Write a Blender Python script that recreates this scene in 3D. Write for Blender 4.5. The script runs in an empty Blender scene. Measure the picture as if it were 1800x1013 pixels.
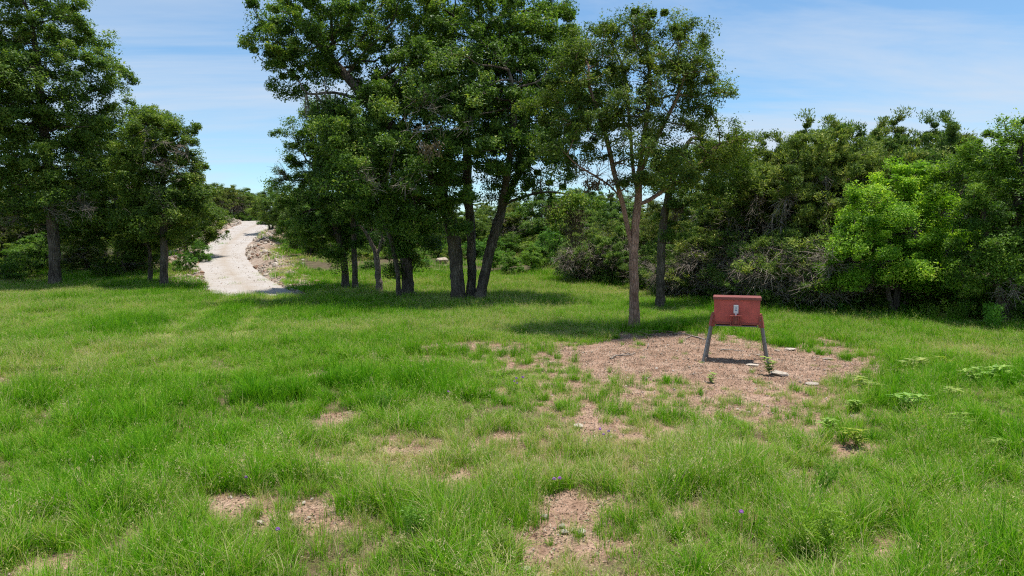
import bpy, bmesh, math, random
import numpy as np
from mathutils import Vector, Matrix, Euler

SC = bpy.context.scene
COL = SC.collection
RNG = np.random.default_rng(7)
random.seed(7)
R = math.radians

# ------------------------------------------------------------------ camera
CAM_H = 3.0
F_PX, CX, CY = 1200.0, 900.0, 506.5          # photograph 1800 x 1013, 24 mm lens
PITCH = math.atan(86.5 / F_PX)
cam_d = bpy.data.cameras.new("camera")
cam_d.sensor_width = 36.0
cam_d.lens = 24.0
cam_d.clip_start = 0.1
cam_d.clip_end = 5000
cam = bpy.data.objects.new("camera", cam_d)
COL.objects.link(cam)
cam.location = (0, 0, CAM_H)
cam.rotation_euler = (math.pi / 2 - PITCH, 0, 0)
SC.camera = cam

# ------------------------------------------------------------------ sky, sun, exposure
SUN_DIR = Vector((0.13, 0.06, 0.99)).normalized()     # towards the sun
world = bpy.data.worlds.new("World")
SC.world = world
world.use_nodes = True
wn, wl = world.node_tree.nodes, world.node_tree.links
wn.clear()
out = wn.new("ShaderNodeOutputWorld")
bg = wn.new("ShaderNodeBackground")
bg.inputs["Strength"].default_value = 0.082
sky = wn.new("ShaderNodeTexSky")
sky.sky_type = 'NISHITA'
sky.sun_disc = False
sky.sun_elevation = math.asin(SUN_DIR.z)
sky.sun_rotation = math.atan2(SUN_DIR.x, SUN_DIR.y)
sky.altitude = 300
sky.air_density = 1.0
sky.dust_density = 0.15
sky.ozone_density = 2.5
tc = wn.new("ShaderNodeTexCoord")
sep = wn.new("ShaderNodeSeparateXYZ")
wl.new(tc.outputs["Generated"], sep.inputs[0])
def wmath(op, a, b=None):
    n = wn.new("ShaderNodeMath"); n.operation = op
    for i, v in enumerate((a, b)):
        if v is None: continue
        if isinstance(v, (int, float)): n.inputs[i].default_value = v
        else: wl.new(v, n.inputs[i])
    return n.outputs[0]
zz = wmath('ADD', wmath('MAXIMUM', sep.outputs[2], 0.0), 0.12)
u = wmath('DIVIDE', sep.outputs[0], zz)
v = wmath('DIVIDE', sep.outputs[1], zz)
comb = wn.new("ShaderNodeCombineXYZ")
wl.new(u, comb.inputs[0]); wl.new(v, comb.inputs[1])
mapc = wn.new("ShaderNodeMapping")
mapc.inputs["Rotation"].default_value = (0, 0, R(-14))
mapc.inputs["Scale"].default_value = (0.38, 1.05, 1)
wl.new(comb.outputs[0], mapc.inputs[0])
nz = wn.new("ShaderNodeTexNoise")
nz.inputs["Scale"].default_value = 0.9
nz.inputs["Detail"].default_value = 7
nz.inputs["Roughness"].default_value = 0.6
nz.inputs["Distortion"].default_value = 0.5
wl.new(mapc.outputs[0], nz.inputs["Vector"])
cr = wn.new("ShaderNodeValToRGB")
cr.color_ramp.elements[0].position = 0.41
cr.color_ramp.elements[0].color = (0.03, 0.03, 0.03, 1)
cr.color_ramp.elements[1].position = 0.66
cr.color_ramp.elements[1].color = (0.9, 0.9, 0.9, 1)
wl.new(nz.outputs[0], cr.inputs[0])
cmix = wn.new("ShaderNodeMixRGB")
cmix.inputs[2].default_value = (4.2, 4.75, 5.5, 1)     # thin high cloud
wl.new(cr.outputs[0], cmix.inputs[0])
sky_tint = wn.new("ShaderNodeMixRGB"); sky_tint.blend_type = 'MULTIPLY'; sky_tint.inputs[0].default_value = 1
sky_tint.inputs[2].default_value = (0.80, 0.985, 1.03, 1)
wl.new(sky.outputs[0], sky_tint.inputs[1])
wl.new(sky_tint.outputs[0], cmix.inputs[1])
wl.new(cmix.outputs[0], bg.inputs["Color"])
wl.new(bg.outputs[0], out.inputs[0])

sun_d = bpy.data.lights.new("sun", 'SUN')
sun_d.energy = 3.35
sun_d.angle = R(4.0)
sun_d.color = (1.0, 0.955, 0.88)
sun = bpy.data.objects.new("sun", sun_d)
COL.objects.link(sun)
sun.rotation_euler = (-SUN_DIR).to_track_quat('-Z', 'Y').to_euler()

SC.view_settings.view_transform = 'Standard'
SC.view_settings.look = 'None'
SC.view_settings.gamma = 1
SC.view_settings.use_curve_mapping = False
SC.view_settings.exposure = 0.96
SC.render.engine = 'CYCLES'
cy = SC.cycles
cy.max_bounces = 7
cy.diffuse_bounces = 5
cy.glossy_bounces = 2
cy.transmission_bounces = 4
cy.transparent_max_bounces = 4
cy.sample_clamp_indirect = 4.0
cy.use_denoising = False
cy.pixel_filter_type = 'BLACKMAN_HARRIS'
cy.filter_width = 1.15
cy.adaptive_threshold = 0.02

# ------------------------------------------------------------------ layout helpers
CT, ST = math.cos(PITCH), math.sin(PITCH)
def ray(px, py):
    x = (px - CX) / F_PX
    yc = (CY - py) / F_PX
    dy = CT + yc * ST
    return x / dy, (-ST + yc * CT) / dy
def at(px, py, Y):
    a, b = ray(px, py)
    return np.array((a * Y, Y, CAM_H + b * Y))
def smooth(e0, e1, v):
    t = np.clip((v - e0) / (e1 - e0), 0, 1)
    return t * t * (3 - 2 * t)
def vnoise(x, y, seed=0):
    """cheap smooth value noise on arrays, about -1..1"""
    x = np.asarray(x, float); y = np.asarray(y, float)
    xi, yi = np.floor(x), np.floor(y)
    fx, fy = x - xi, y - yi
    fx = fx * fx * (3 - 2 * fx); fy = fy * fy * (3 - 2 * fy)
    def h(a, b):
        s = np.sin(a * 127.1 + b * 311.7 + seed * 74.7) * 43758.5453
        return (s - np.floor(s)) * 2 - 1
    return (h(xi, yi) * (1 - fx) + h(xi + 1, yi) * fx) * (1 - fy) + (h(xi, yi + 1) * (1 - fx) + h(xi + 1, yi + 1) * fx) * fy
def fbm(x, y, seed=0, o=3):
    s, a = 0, 1
    for k in range(o):
        s = s + a * vnoise(x * 2 ** k, y * 2 ** k, seed + k * 13); a *= 0.5
    return s / 1.75

# road centre line: (y, x, half width)
ROAD = np.array([(34.5, -13.0, 2.9), (36.5, -13.8, 2.6), (40, -15.6, 2.3), (45, -18.4, 2.1), (50, -21.0, 2.1), (57, -24.2, 2.1),
                 (65, -27.2, 2.25), (75, -30.0, 2.4), (85, -32.6, 2.6), (93, -34.2, 2.7), (104, -39, 2.6)])
def road_x(y): return np.interp(y, ROAD[:, 0], ROAD[:, 1])
def road_w(y): return np.interp(y, ROAD[:, 0], ROAD[:, 2])
def base_z(x, y):
    x = np.asarray(x, float); y = np.asarray(y, float)
    k = 0.092 - 0.05 * smooth(4, 22, x)
    t = np.clip(y - 36.0, 0, None)
    rise = k * (np.sqrt(t * t + 9) - 3)
    lim = k * 58
    rise = np.where(rise > lim, lim + (rise - lim) * 0.12, rise)
    bump = 0.05 * fbm(x * 0.35, y * 0.35, 3) + 0.35 * fbm(x * 0.06, y * 0.06, 5) * smooth(38, 60, y)
    return rise + bump
def road_d(x, y):
    d = np.abs(np.asarray(x, float) - road_x(y)) - road_w(y)
    return np.where((np.asarray(y) < 34.0), 99.0, d)
def ground_z(x, y):
    x = np.asarray(x, float); y = np.asarray(y, float)
    d = road_d(x, y)
    onroad = (1 - smooth(-0.5, 0.15, d))
    bank = np.exp(-((d - 1.6) / 1.1) ** 2) * 0.55 * smooth(38, 48, y)
    return base_z(x, y) - 0.14 * onroad + bank
def G(px, py):
    """where the view ray through a photo point meets the ground"""
    a, b = ray(px, py)
    Y = 5.0
    while Y < 200:
        if CAM_H + b * Y <= float(ground_z(a * Y, Y)): break
        Y += 0.05
    return np.array((a * Y, Y, float(ground_z(a * Y, Y))))
def project(x, y, z):
    d = (y * CT - (z - CAM_H) * ST)
    u = y * ST + (z - CAM_H) * CT
    return CX + F_PX * x / d, CY - F_PX * u / d

# ------------------------------------------------------------------ materials
def new_mat(name):
    m = bpy.data.materials.new(name); m.use_nodes = True
    nt = m.node_tree; nt.nodes.clear()
    o = nt.nodes.new("ShaderNodeOutputMaterial")
    return m, nt, o
def N(nt, t, **kw):
    n = nt.nodes.new(t)
    for k, v in kw.items():
        if k in n.inputs: n.inputs[k].default_value = v
        else: setattr(n, k, v)
    return n
def ramp(nt, stops, fac=None):
    n = nt.nodes.new("ShaderNodeValToRGB")
    e = n.color_ramp.elements
    while len(e) < len(stops): e.new(0.5)
    for i, (p, c) in enumerate(stops):
        e[i].position = p; e[i].color = (*c, 1) if len(c) == 3 else c
    if fac is not None: nt.links.new(fac, n.inputs[0])
    return n
def leaf_mat(name, stops, trans=0.32, rough=0.5, inst=False, spec=0.35, hue=0.03):
    m, nt, o = new_mat(name)
    a = N(nt, "ShaderNodeAttribute", attribute_name="tint")
    fac = a.outputs["Fac"]
    if inst:
        b = N(nt, "ShaderNodeAttribute", attribute_name="ptint", attribute_type='INSTANCER')
        ad = N(nt, "ShaderNodeMath", operation='ADD')
        nt.links.new(fac, ad.inputs[0]); nt.links.new(b.outputs["Fac"], ad.inputs[1])
        fac = ad.outputs[0]
    c = ramp(nt, stops, fac)
    col = c.outputs[0]
    if not inst:
        oi = N(nt, "ShaderNodeObjectInfo")
        mr = N(nt, "ShaderNodeMapRange")
        mr.inputs[3].default_value = 0.82; mr.inputs[4].default_value = 1.18
        nt.links.new(oi.outputs["Random"], mr.inputs[0])
        mr2 = N(nt, "ShaderNodeMapRange")
        mr2.inputs[3].default_value = 0.5 - hue; mr2.inputs[4].default_value = 0.5 + hue * 0.6
        mul = N(nt, "ShaderNodeMath", operation='MULTIPLY'); mul.inputs[1].default_value = 7.31
        fr = N(nt, "ShaderNodeMath", operation='FRACT')
        nt.links.new(oi.outputs["Random"], mul.inputs[0]); nt.links.new(mul.outputs[0], fr.inputs[0]); nt.links.new(fr.outputs[0], mr2.inputs[0])
        hsv = N(nt, "ShaderNodeHueSaturation")
        nt.links.new(mr.outputs[0], hsv.inputs["Value"]); nt.links.new(mr2.outputs[0], hsv.inputs["Hue"])
        nt.links.new(col, hsv.inputs["Color"]); col = hsv.outputs[0]
    p = N(nt, "ShaderNodeBsdfPrincipled", Roughness=rough)
    p.inputs["Specular IOR Level"].default_value = spec
    t = N(nt, "ShaderNodeBsdfTranslucent")
    tm = N(nt, "ShaderNodeMixRGB", blend_type='MULTIPLY'); tm.inputs[0].default_value = 1
    tm.inputs[2].default_value = (1.15, 1.25, 0.55, 1)
    nt.links.new(col, tm.inputs[1]); nt.links.new(tm.outputs[0], t.inputs[0])
    mx = N(nt, "ShaderNodeMixShader"); mx.inputs[0].default_value = trans
    nt.links.new(col, p.inputs["Base Color"])
    nt.links.new(p.outputs[0], mx.inputs[1]); nt.links.new(t.outputs[0], mx.inputs[2])
    nt.links.new(mx.outputs[0], o.inputs[0])
    return m
def bark_mat(name, dark, light, scale=9.0, bump=0.9):
    m, nt, o = new_mat(name)
    tcn = N(nt, "ShaderNodeTexCoord")
    mp = N(nt, "ShaderNodeMapping"); mp.inputs["Scale"].default_value = (1, 1, 0.22)
    nt.links.new(tcn.outputs["Object"], mp.inputs[0])
    n1 = N(nt, "ShaderNodeTexNoise", Scale=scale, Detail=6, Roughness=0.65)
    nt.links.new(mp.outputs[0], n1.inputs["Vector"])
    v1 = N(nt, "ShaderNodeTexVoronoi", Scale=scale * 1.6); v1.feature = 'DISTANCE_TO_EDGE'
    nt.links.new(mp.outputs[0], v1.inputs["Vector"])
    n2 = N(nt, "ShaderNodeTexNoise", Scale=1.3, Detail=3)
    nt.links.new(tcn.outputs["Object"], n2.inputs["Vector"])
    ad = N(nt, "ShaderNodeMath", operation='MULTIPLY_ADD'); ad.inputs[1].default_value = 0.7
    nt.links.new(n2.outputs[0], ad.inputs[0])
    sb = N(nt, "ShaderNodeMath", operation='SUBTRACT'); sb.inputs[1].default_value = 0.35
    nt.links.new(n1.outputs[0], sb.inputs[0]); nt.links.new(sb.outputs[0], ad.inputs[2])
    c = ramp(nt, [(0.3, dark), (0.72, light)], ad.outputs[0])
    p = N(nt, "ShaderNodeBsdfPrincipled", Roughness=0.9); p.inputs["Specular IOR Level"].default_value = 0.15
    vr = ramp(nt, [(0.0, (0.38, 0.36, 0.35)), (0.16, (1, 1, 1))], v1.outputs[0])
    mu = N(nt, "ShaderNodeMixRGB", blend_type='MULTIPLY'); mu.inputs[0].default_value = 0.85
    nt.links.new(c.outputs[0], mu.inputs[1]); nt.links.new(vr.outputs[0], mu.inputs[2])
    nt.links.new(mu.outputs[0], p.inputs["Base Color"])
    h = N(nt, "ShaderNodeMath", operation='MULTIPLY_ADD'); h.inputs[1].default_value = 1.4
    nt.links.new(v1.outputs[0], h.inputs[0]); nt.links.new(n1.outputs[0], h.inputs[2])
    b = N(nt, "ShaderNodeBump", Strength=bump, Distance=0.08)
    nt.links.new(h.outputs[0], b.inputs["Height"]); nt.links.new(b.outputs[0], p.inputs["Normal"])
    nt.links.new(p.outputs[0], o.inputs[0])
    return m
def stone_mat(name, a, b, scale=6.0, bump=0.5, rnd=0.25):
    m, nt, o = new_mat(name)
    tcn = N(nt, "ShaderNodeTexCoord")
    n1 = N(nt, "ShaderNodeTexNoise", Scale=scale, Detail=7, Roughness=0.62)
    nt.links.new(tcn.outputs["Object"], n1.inputs["Vector"])
    c = ramp(nt, [(0.32, a), (0.66, b)], n1.outputs[0])
    oi = N(nt, "ShaderNodeObjectInfo")
    mr = N(nt, "ShaderNodeMapRange"); mr.inputs[3].default_value = 1 - rnd; mr.inputs[4].default_value = 1 + rnd * 0.6
    nt.links.new(oi.outputs["Random"], mr.inputs[0])
    hsv = N(nt, "ShaderNodeHueSaturation"); nt.links.new(mr.outputs[0], hsv.inputs["Value"]); nt.links.new(c.outputs[0], hsv.inputs["Color"])
    p = N(nt, "ShaderNodeBsdfPrincipled", Roughness=0.9); p.inputs["Specular IOR Level"].default_value = 0.2
    nt.links.new(hsv.outputs[0], p.inputs["Base Color"])
    bm = N(nt, "ShaderNodeBump", Strength=bump, Distance=0.03)
    nt.links.new(n1.outputs[0], bm.inputs["Height"]); nt.links.new(bm.outputs[0], p.inputs["Normal"])
    nt.links.new(p.outputs[0], o.inputs[0])
    return m
def plain_mat(name, col, rough=0.5, metal=0.0, grime=0.25, scale=7.0, bump=0.05):
    m, nt, o = new_mat(name)
    tcn = N(nt, "ShaderNodeTexCoord")
    n1 = N(nt, "ShaderNodeTexNoise", Scale=scale, Detail=6, Roughness=0.6)
    nt.links.new(tcn.outputs["Object"], n1.inputs["Vector"])
    d = tuple(c * (1 - grime) for c in col); l = tuple(min(1, c * (1 + grime * 0.6)) for c in col)
    c = ramp(nt, [(0.3, d), (0.7, l)], n1.outputs[0])
    rr = N(nt, "ShaderNodeMapRange"); rr.inputs[3].default_value = rough * 0.8; rr.inputs[4].default_value = min(1, rough * 1.25)
    nt.links.new(n1.outputs[0], rr.inputs[0])
    p = N(nt, "ShaderNodeBsdfPrincipled", Metallic=metal)
    nt.links.new(rr.outputs[0], p.inputs["Roughness"])
    nt.links.new(c.outputs[0], p.inputs["Base Color"])
    b = N(nt, "ShaderNodeBump", Strength=bump, Distance=0.01)
    nt.links.new(n1.outputs[0], b.inputs["Height"]); nt.links.new(b.outputs[0], p.inputs["Normal"])
    nt.links.new(p.outputs[0], o.inputs[0])
    return m

M = {}
M['oak'] = leaf_mat("oak_leaf", [(0.0, (0.0352, 0.0772, 0.0164)), (0.45, (0.0894, 0.1709, 0.0257)), (0.8, (0.1762, 0.275, 0.0374)), (1.0, (0.3253, 0.3745, 0.0702))], 0.38, 0.5, spec=.25, hue=.015)
M['elm'] = leaf_mat("elm_leaf", [(0.0, (0.0381, 0.0866, 0.0164)), (0.45, (0.1016, 0.185, 0.0257)), (0.8, (0.1967, 0.2867, 0.0398)), (1.0, (0.3426, 0.3863, 0.0819))], 0.40, 0.55, spec=.25, hue=.012)
M['lime'] = leaf_mat("bright_leaf", [(0.0, (0.0784, 0.1717, 0.015)), (0.45, (0.196, 0.3578, 0.027)), (0.8, (0.3682, 0.5294, 0.0389)), (1.0, (0.5643, 0.644, 0.0899))], 0.44, 0.55, spec=.25, hue=.01)
M['juniper'] = leaf_mat("juniper_foliage", [(0.0, (0.042, 0.0897, 0.0208)), (0.45, (0.1213, 0.1987, 0.0382)), (0.8, (0.2426, 0.3123, 0.0624)), (1.0, (0.3881, 0.4004, 0.1212))], 0.34, 0.65, spec=.2)
M['shrub'] = leaf_mat("shrub_leaf", [(0.0, (0.032, 0.0887, 0.0123)), (0.45, (0.0887, 0.1922, 0.0197)), (0.8, (0.1848, 0.3203, 0.0345)), (1.0, (0.3203, 0.4189, 0.0616))], 0.42, 0.55, spec=.25)
M['drape'] = leaf_mat("dead_foliage", [(0.0, (0.075, 0.055, 0.035)), (0.5, (0.130, 0.100, 0.065)), (1.0, (0.20, 0.165, 0.11))], 0.2, 0.8, hue=0.0)
M['grass'] = leaf_mat("grass_blade", [(0.0, (0.5, 0.43, 0.24)), (0.12, (0.42, 0.41, 0.16)), (0.28, (0.2395, 0.4071, 0.0253)), (0.5, (0.1487, 0.3649, 0.0092)), (0.74, (0.0809, 0.2644, 0.0065)), (1.0, (0.033, 0.1322, 0.0055))], 0.40, 0.5, inst=True, spec=0.1)
M['weed'] = leaf_mat("weed_leaf", [(0.0, (0.1229, 0.2329, 0.0363)), (0.5, (0.2334, 0.3556, 0.0665)), (1.0, (0.3685, 0.478, 0.1027))], 0.3, 0.5)
M['fennel'] = leaf_mat("feathery_leaf", [(0.0, (0.10, 0.22, 0.02)), (0.5, (0.16, 0.32, 0.03)), (1.0, (0.25, 0.40, 0.05))], 0.4, 0.5)
M['purple'] = leaf_mat("purple_petal", [(0.0, (0.20, 0.06, 0.34)), (0.5, (0.32, 0.12, 0.50)), (1.0, (0.46, 0.24, 0.64))], 0.3, 0.6)
M['oakbark'] = bark_mat("oak_bark", (0.062, 0.048, 0.038), (0.250, 0.200, 0.160), 8)
M['elmbark'] = bark_mat("elm_bark", (0.190, 0.115, 0.082), (0.450, 0.300, 0.222), 12, 0.5)
M['junbark'] = bark_mat("juniper_bark", (0.065, 0.052, 0.044), (0.210, 0.175, 0.150), 10)
M['deadwood'] = bark_mat("dead_wood", (0.210, 0.172, 0.142), (0.500, 0.430, 0.360), 14, 0.4)
M['snag'] = bark_mat("snag_wood", (0.150, 0.115, 0.090), (0.360, 0.285, 0.230), 9, 0.5)
M['rock'] = stone_mat("limestone", (0.22, 0.165, 0.12), (0.43, 0.36, 0.29), 7)
M['palerock'] = stone_mat("pale_limestone", (0.30, 0.245, 0.195), (0.53, 0.465, 0.395), 9)
M['redrock'] = stone_mat("rusty_stone", (0.18, 0.095, 0.06), (0.35, 0.235, 0.17), 7)
M['litter'] = leaf_mat("leaf_litter", [(0.0, (0.06, 0.042, 0.03)), (0.5, (0.16, 0.105, 0.07)), (0.8, (0.30, 0.215, 0.15)), (1.0, (0.42, 0.34, 0.25))], 0.1, 0.8, inst=True)

# ------------------------------------------------------------------ object helpers
def link(o): COL.objects.link(o); return o
def tag(o, label=None, cat=None, group=None, kind=None):
    if label: o["label"] = label
    if cat: o["category"] = cat
    if group: o["group"] = group
    if kind: o["kind"] = kind
    return o
def empty(name, loc, label, cat, group=None, rz=0.0):
    o = bpy.data.objects.new(name, None); o.empty_display_size = 0.3
    link(o); o.location = tuple(float(c) for c in loc); o.rotation_euler = (0, 0, rz)
    return tag(o, label, cat, group)
def np_mesh(name, verts, faces, mat, smooth_sh=False, tint=None, loops=4):
    """faces: (n,k) int array"""
    me = bpy.data.meshes.new(name)
    verts = np.asarray(verts, np.float32); faces = np.asarray(faces, np.int32)
    me.vertices.add(len(verts)); me.vertices.foreach_set("co", verts.ravel())
    k = faces.shape[1]
    me.loops.add(faces.size); me.loops.foreach_set("vertex_index", faces.ravel())
    me.polygons.add(len(faces)); me.polygons.foreach_set("loop_start", np.arange(0, faces.size, k, dtype=np.int32))
    if smooth_sh: me.polygons.foreach_set("use_smooth", np.ones(len(faces), bool))
    if tint is not None:
        at_ = me.attributes.new("tint", 'FLOAT', 'POINT')
        at_.data.foreach_set("value", np.asarray(tint, np.float32))
    me.update(); me.validate()
    if mat is not None: me.materials.append(mat)
    return me
def mobj(name, me, parent=None):
    o = bpy.data.objects.new(name, me); link(o)
    if parent is not None: o.parent = parent
    return o
def copy_tree(root, loc, rz, scale, label, group=None, cat=None):
    r = root.copy(); link(r)
    r.location = tuple(float(c) for c in loc); r.rotation_euler = (0, 0, rz)
    r.scale = scale if hasattr(scale, '__len__') else (scale,) * 3
    r["label"] = label
    if cat: r["category"] = cat
    if group: r["group"] = group
    for ch in list(root.children):
        c = ch.copy(); link(c); c.parent = r
        for g in list(ch.children):
            d = g.copy(); link(d); d.parent = c
    return r
def bm_obj(name, bm, mat, parent=None, bevel=0.0):
    if bevel:
        bmesh.ops.bevel(bm, geom=list(bm.edges), offset=bevel, segments=2, affect='EDGES', profile=0.7)
    me = bpy.data.meshes.new(name); bm.to_mesh(me); bm.free()
    me.materials.append(mat)
    return mobj(name, me, parent)
def bm_box(bm, lo, hi, mtx=None):
    vs = [bm.verts.new((x, y, z)) for x in (lo[0], hi[0]) for y in (lo[1], hi[1]) for z in (lo[2], hi[2])]
    for f in ((0, 1, 3, 2), (4, 6, 7, 5), (0, 4, 5, 1), (2, 3, 7, 6), (0, 2, 6, 4), (1, 5, 7, 3)):
        bm.faces.new([vs[i] for i in f])
    if mtx is not None: bmesh.ops.transform(bm, matrix=mtx, verts=vs)
    return vs
def bm_bar(bm, a, b, w, d=None):
    """square bar from a to b"""
    a, b = Vector(a), Vector(b); v = b - a
    q = v.to_track_quat('Z', 'Y').to_matrix().to_4x4()
    d = d or w
    bm_box(bm, (-w / 2, -d / 2, 0), (w / 2, d / 2, v.length), Matrix.Translation(a) @ q)

# ------------------------------------------------------------------ ground cover map
BARE = [(1230, 640, 295, 47, 1.0), (1060, 622, 120, 26, .95), (835, 611, 105, 9, .95), (740, 628, 48, 6, .8), (1390, 655, 130, 38, .95), (1440, 648, 110, 26, .95),
        (1260, 705, 260, 40, .72), (1020, 690, 110, 50, .5), (900, 635, 150, 20, .5), (1180, 600, 110, 14, 1), (1120, 740, 150, 36, .38), (1400, 735, 140, 32, .42), (1000, 800, 170, 60, .44), (700, 820, 200, 50, .32), (1000, 930, 210, 65, .40), (480, 900, 180, 34, .26), (1350, 900, 150, 40, .25), (870, 870, 120, 40, .3), (590, 735, 54, 17, 1.0), (565, 661, 38, 9, .7), (850, 688, 45, 11, .75),
        (1032, 760, 24, 55, .8), (1010, 898, 95, 45, 1.0), (950, 958, 62, 38, 1.0), (1062, 886, 50, 22, .9), (402, 889, 64, 18, .95),
        (545, 916, 50, 18, .9), (90, 985, 62, 30, .8), (320, 747, 52, 12, .6), (842, 791, 38, 12, .8), (1330, 783, 55, 12, .75),
        (1500, 793, 55, 16, .7), (1550, 975, 48, 36, .9), (1450, 766, 60, 10, .75), (1130, 783, 28, 14, .7), (10, 672, 40, 6, .6),
        (660, 920, 40, 16, .6), (690, 700, 40, 8, .4), (1420, 835, 40, 12, .5), (920, 1005, 60, 20, .8), (1340, 830, 30, 10, .5), (620, 990, 35, 12, .5)]
EDGE_PX = [(-500, 497), (0, 499), (280, 505), (340, 506), (540, 510), (700, 520), (860, 506), (1000, 506), (1100, 512), (1200, 521), (1340, 537),
           (1450, 553), (1600, 560), (1700, 568), (1800, 584), (2200, 620)]
EDGE = np.array([G(*p)[:2] for p in EDGE_PX])
EDGE = EDGE[np.argsort(EDGE[:, 0])]
def bare_at(x, y):
    z = np.zeros_like(x)
    px, py = project(x, y, z)
    wob = fbm(x * 1.1, y * 1.1, 21) * 0.8 + fbm(x * 3.6, y * 3.6, 31) * 0.65
    m = np.zeros_like(x)
    for cx_, cy_, rx, ry, s in BARE:
        d = np.sqrt(((px - cx_) / rx) ** 2 + ((py - cy_) / ry) ** 2) + wob * 0.5
        m = np.maximum(m, s * (1 - smooth(0.60, 1.30, d)))
    m = np.maximum(m, 0.75 * smooth(0.34, 0.66, fbm(x * 0.9, y * 0.9, 77)) * (1 - smooth(14, 24, y)))
    return m
def beyond(x, y):
    """> 0 past the far edge of the meadow (metres)"""
    return y - np.interp(x, EDGE[:, 0], EDGE[:, 1])

# ------------------------------------------------------------------ ground
def axis(parts):
    a = []
    for lo, hi, st in parts: a += list(np.arange(lo, hi, st))
    return np.array(a + [parts[-1][1]])
xs = axis([(-2500, -700, 600), (-700, -120, 80), (-120, -50, 5), (-50, -16, .7), (-16, 16, .16), (16, 50, .7), (50, 120, 5), (120, 700, 80), (700, 2500, 600)])
ys = axis([(-200, -20, 30), (-20, 4, 2), (4, 28, .16), (28, 62, .5), (62, 130, 1.5), (130, 300, 20), (300, 900, 100), (900, 3300, 600)])
X, Y = np.meshgrid(xs, ys)
Z = ground_z(X, Y)
near_ = (1 - smooth(24, 30, Y)) * (np.abs(X) < 17)
Z = Z + near_ * (.016 * vnoise(X * 3.1, Y * 3.1, 61) + .010 * vnoise(X * 5.9, Y * 5.9, 67)) - near_ * .012
nx, ny = len(xs), len(ys)
i = np.arange(nx * ny).reshape(ny, nx)
q = np.stack([i[:-1, :-1], i[:-1, 1:], i[1:, 1:], i[1:, :-1]], -1).reshape(-1, 4)
me = np_mesh("ground", np.stack([X, Y, Z], -1).reshape(-1, 3), q, None, True)
b = bare_at(X.ravel(), np.maximum(Y.ravel(), 3.0))
rdd = road_d(X, Y).ravel()
stony = (1 - smooth(1.0, 3.0, rdd + .9 * fbm(X * .8, Y * .8, 15).ravel())) * smooth(35.5, 37.5, Y.ravel())
b = np.maximum(b, stony)
w = smooth(-0.8, 1.2, beyond(X, Y)).ravel() * (1 - stony)
a1 = me.attributes.new("bare", 'FLOAT', 'POINT'); a1.data.foreach_set("value", b.astype(np.float32))
a3 = me.attributes.new("stony", 'FLOAT', 'POINT'); a3.data.foreach_set("value", stony.astype(np.float32))
a2 = me.attributes.new("woods", 'FLOAT', 'POINT'); a2.data.foreach_set("value", w.astype(np.float32))
m, nt, o = new_mat("ground_soil")
tcn = N(nt, "ShaderNodeTexCoord")
n1 = N(nt, "ShaderNodeTexNoise", Scale=1.7, Detail=8, Roughness=0.62); nt.links.new(tcn.outputs["Object"], n1.inputs["Vector"])
n2 = N(nt, "ShaderNodeTexNoise", Scale=38, Detail=4, Roughness=0.7); nt.links.new(tcn.outputs["Object"], n2.inputs["Vector"])
n3 = N(nt, "ShaderNodeTexNoise", Scale=9, Detail=5, Roughness=0.65); nt.links.new(tcn.outputs["Object"], n3.inputs["Vector"])
soil = ramp(nt, [(0.3, (0.235, 0.146, 0.098)), (0.5, (0.350, 0.226, 0.160)), (0.7, (0.455, 0.322, 0.240))], n1.outputs[0])
spk = ramp(nt, [(0.34, (0.30, 0.27, 0.25)), (0.47, (0.95, 0.95, 0.95)), (0.56, (1.05, 1.05, 1.05)), (0.66, (1.6, 1.6, 1.55))], n2.outputs[0])
mul = N(nt, "ShaderNodeMixRGB", blend_type='MULTIPLY'); mul.inputs[0].default_value = 1
cl = ramp(nt, [(0.33, (0.62, 0.58, 0.55)), (0.5, (1, 1, 1)), (0.7, (1.12, 1.12, 1.12))], n3.outputs[0])
mulc = N(nt, "ShaderNodeMixRGB", blend_type='MULTIPLY'); mulc.inputs[0].default_value = 1
nt.links.new(soil.outputs[0], mulc.inputs[1]); nt.links.new(cl.outputs[0], mulc.inputs[2])
nt.links.new(mulc.outputs[0], mul.inputs[1]); nt.links.new(spk.outputs[0], mul.inputs[2])
thatch = ramp(nt, [(0.3, (0.075, 0.062, 0.030)), (0.5, (0.120, 0.098, 0.048)), (0.66, (0.200, 0.150, 0.090))], n1.outputs[0])
ab = N(nt, "ShaderNodeAttribute", attribute_name="bare")
aw = N(nt, "ShaderNodeAttribute", attribute_name="woods")
bf = N(nt, "ShaderNodeMath", operation='MULTIPLY_ADD'); bf.inputs[1].default_value = 0.9
sb = N(nt, "ShaderNodeMath", operation='SUBTRACT'); sb.inputs[1].default_value = 0.5
nt.links.new(n2.outputs[0], sb.inputs[0]); nt.links.new(sb.outputs[0], bf.inputs[0]); nt.links.new(ab.outputs["Fac"], bf.inputs[2])
bfr = ramp(nt, [(0.04, (0, 0, 0)), (0.34, (1, 1, 1))], bf.outputs[0])
mx1 = N(nt, "ShaderNodeMixRGB"); nt.links.new(bfr.outputs[0], mx1.inputs[0]); nt.links.new(thatch.outputs[0], mx1.inputs[1]); nt.links.new(mul.outputs[0], mx1.inputs[2])
floor = ramp(nt, [(0.35, (0.075, 0.055, 0.036)), (0.55, (0.120, 0.098, 0.058)), (0.7, (0.105, 0.125, 0.045))], n1.outputs[0])
mx2 = N(nt, "ShaderNodeMixRGB"); nt.links.new(aw.outputs["Fac"], mx2.inputs[0]); nt.links.new(mx1.outputs[0], mx2.inputs[1]); nt.links.new(floor.outputs[0], mx2.inputs[2])
p = N(nt, "ShaderNodeBsdfPrincipled", Roughness=0.95); p.inputs["Specular IOR Level"].default_value = 0.1
as_ = N(nt, "ShaderNodeAttribute", attribute_name="stony")
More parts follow.
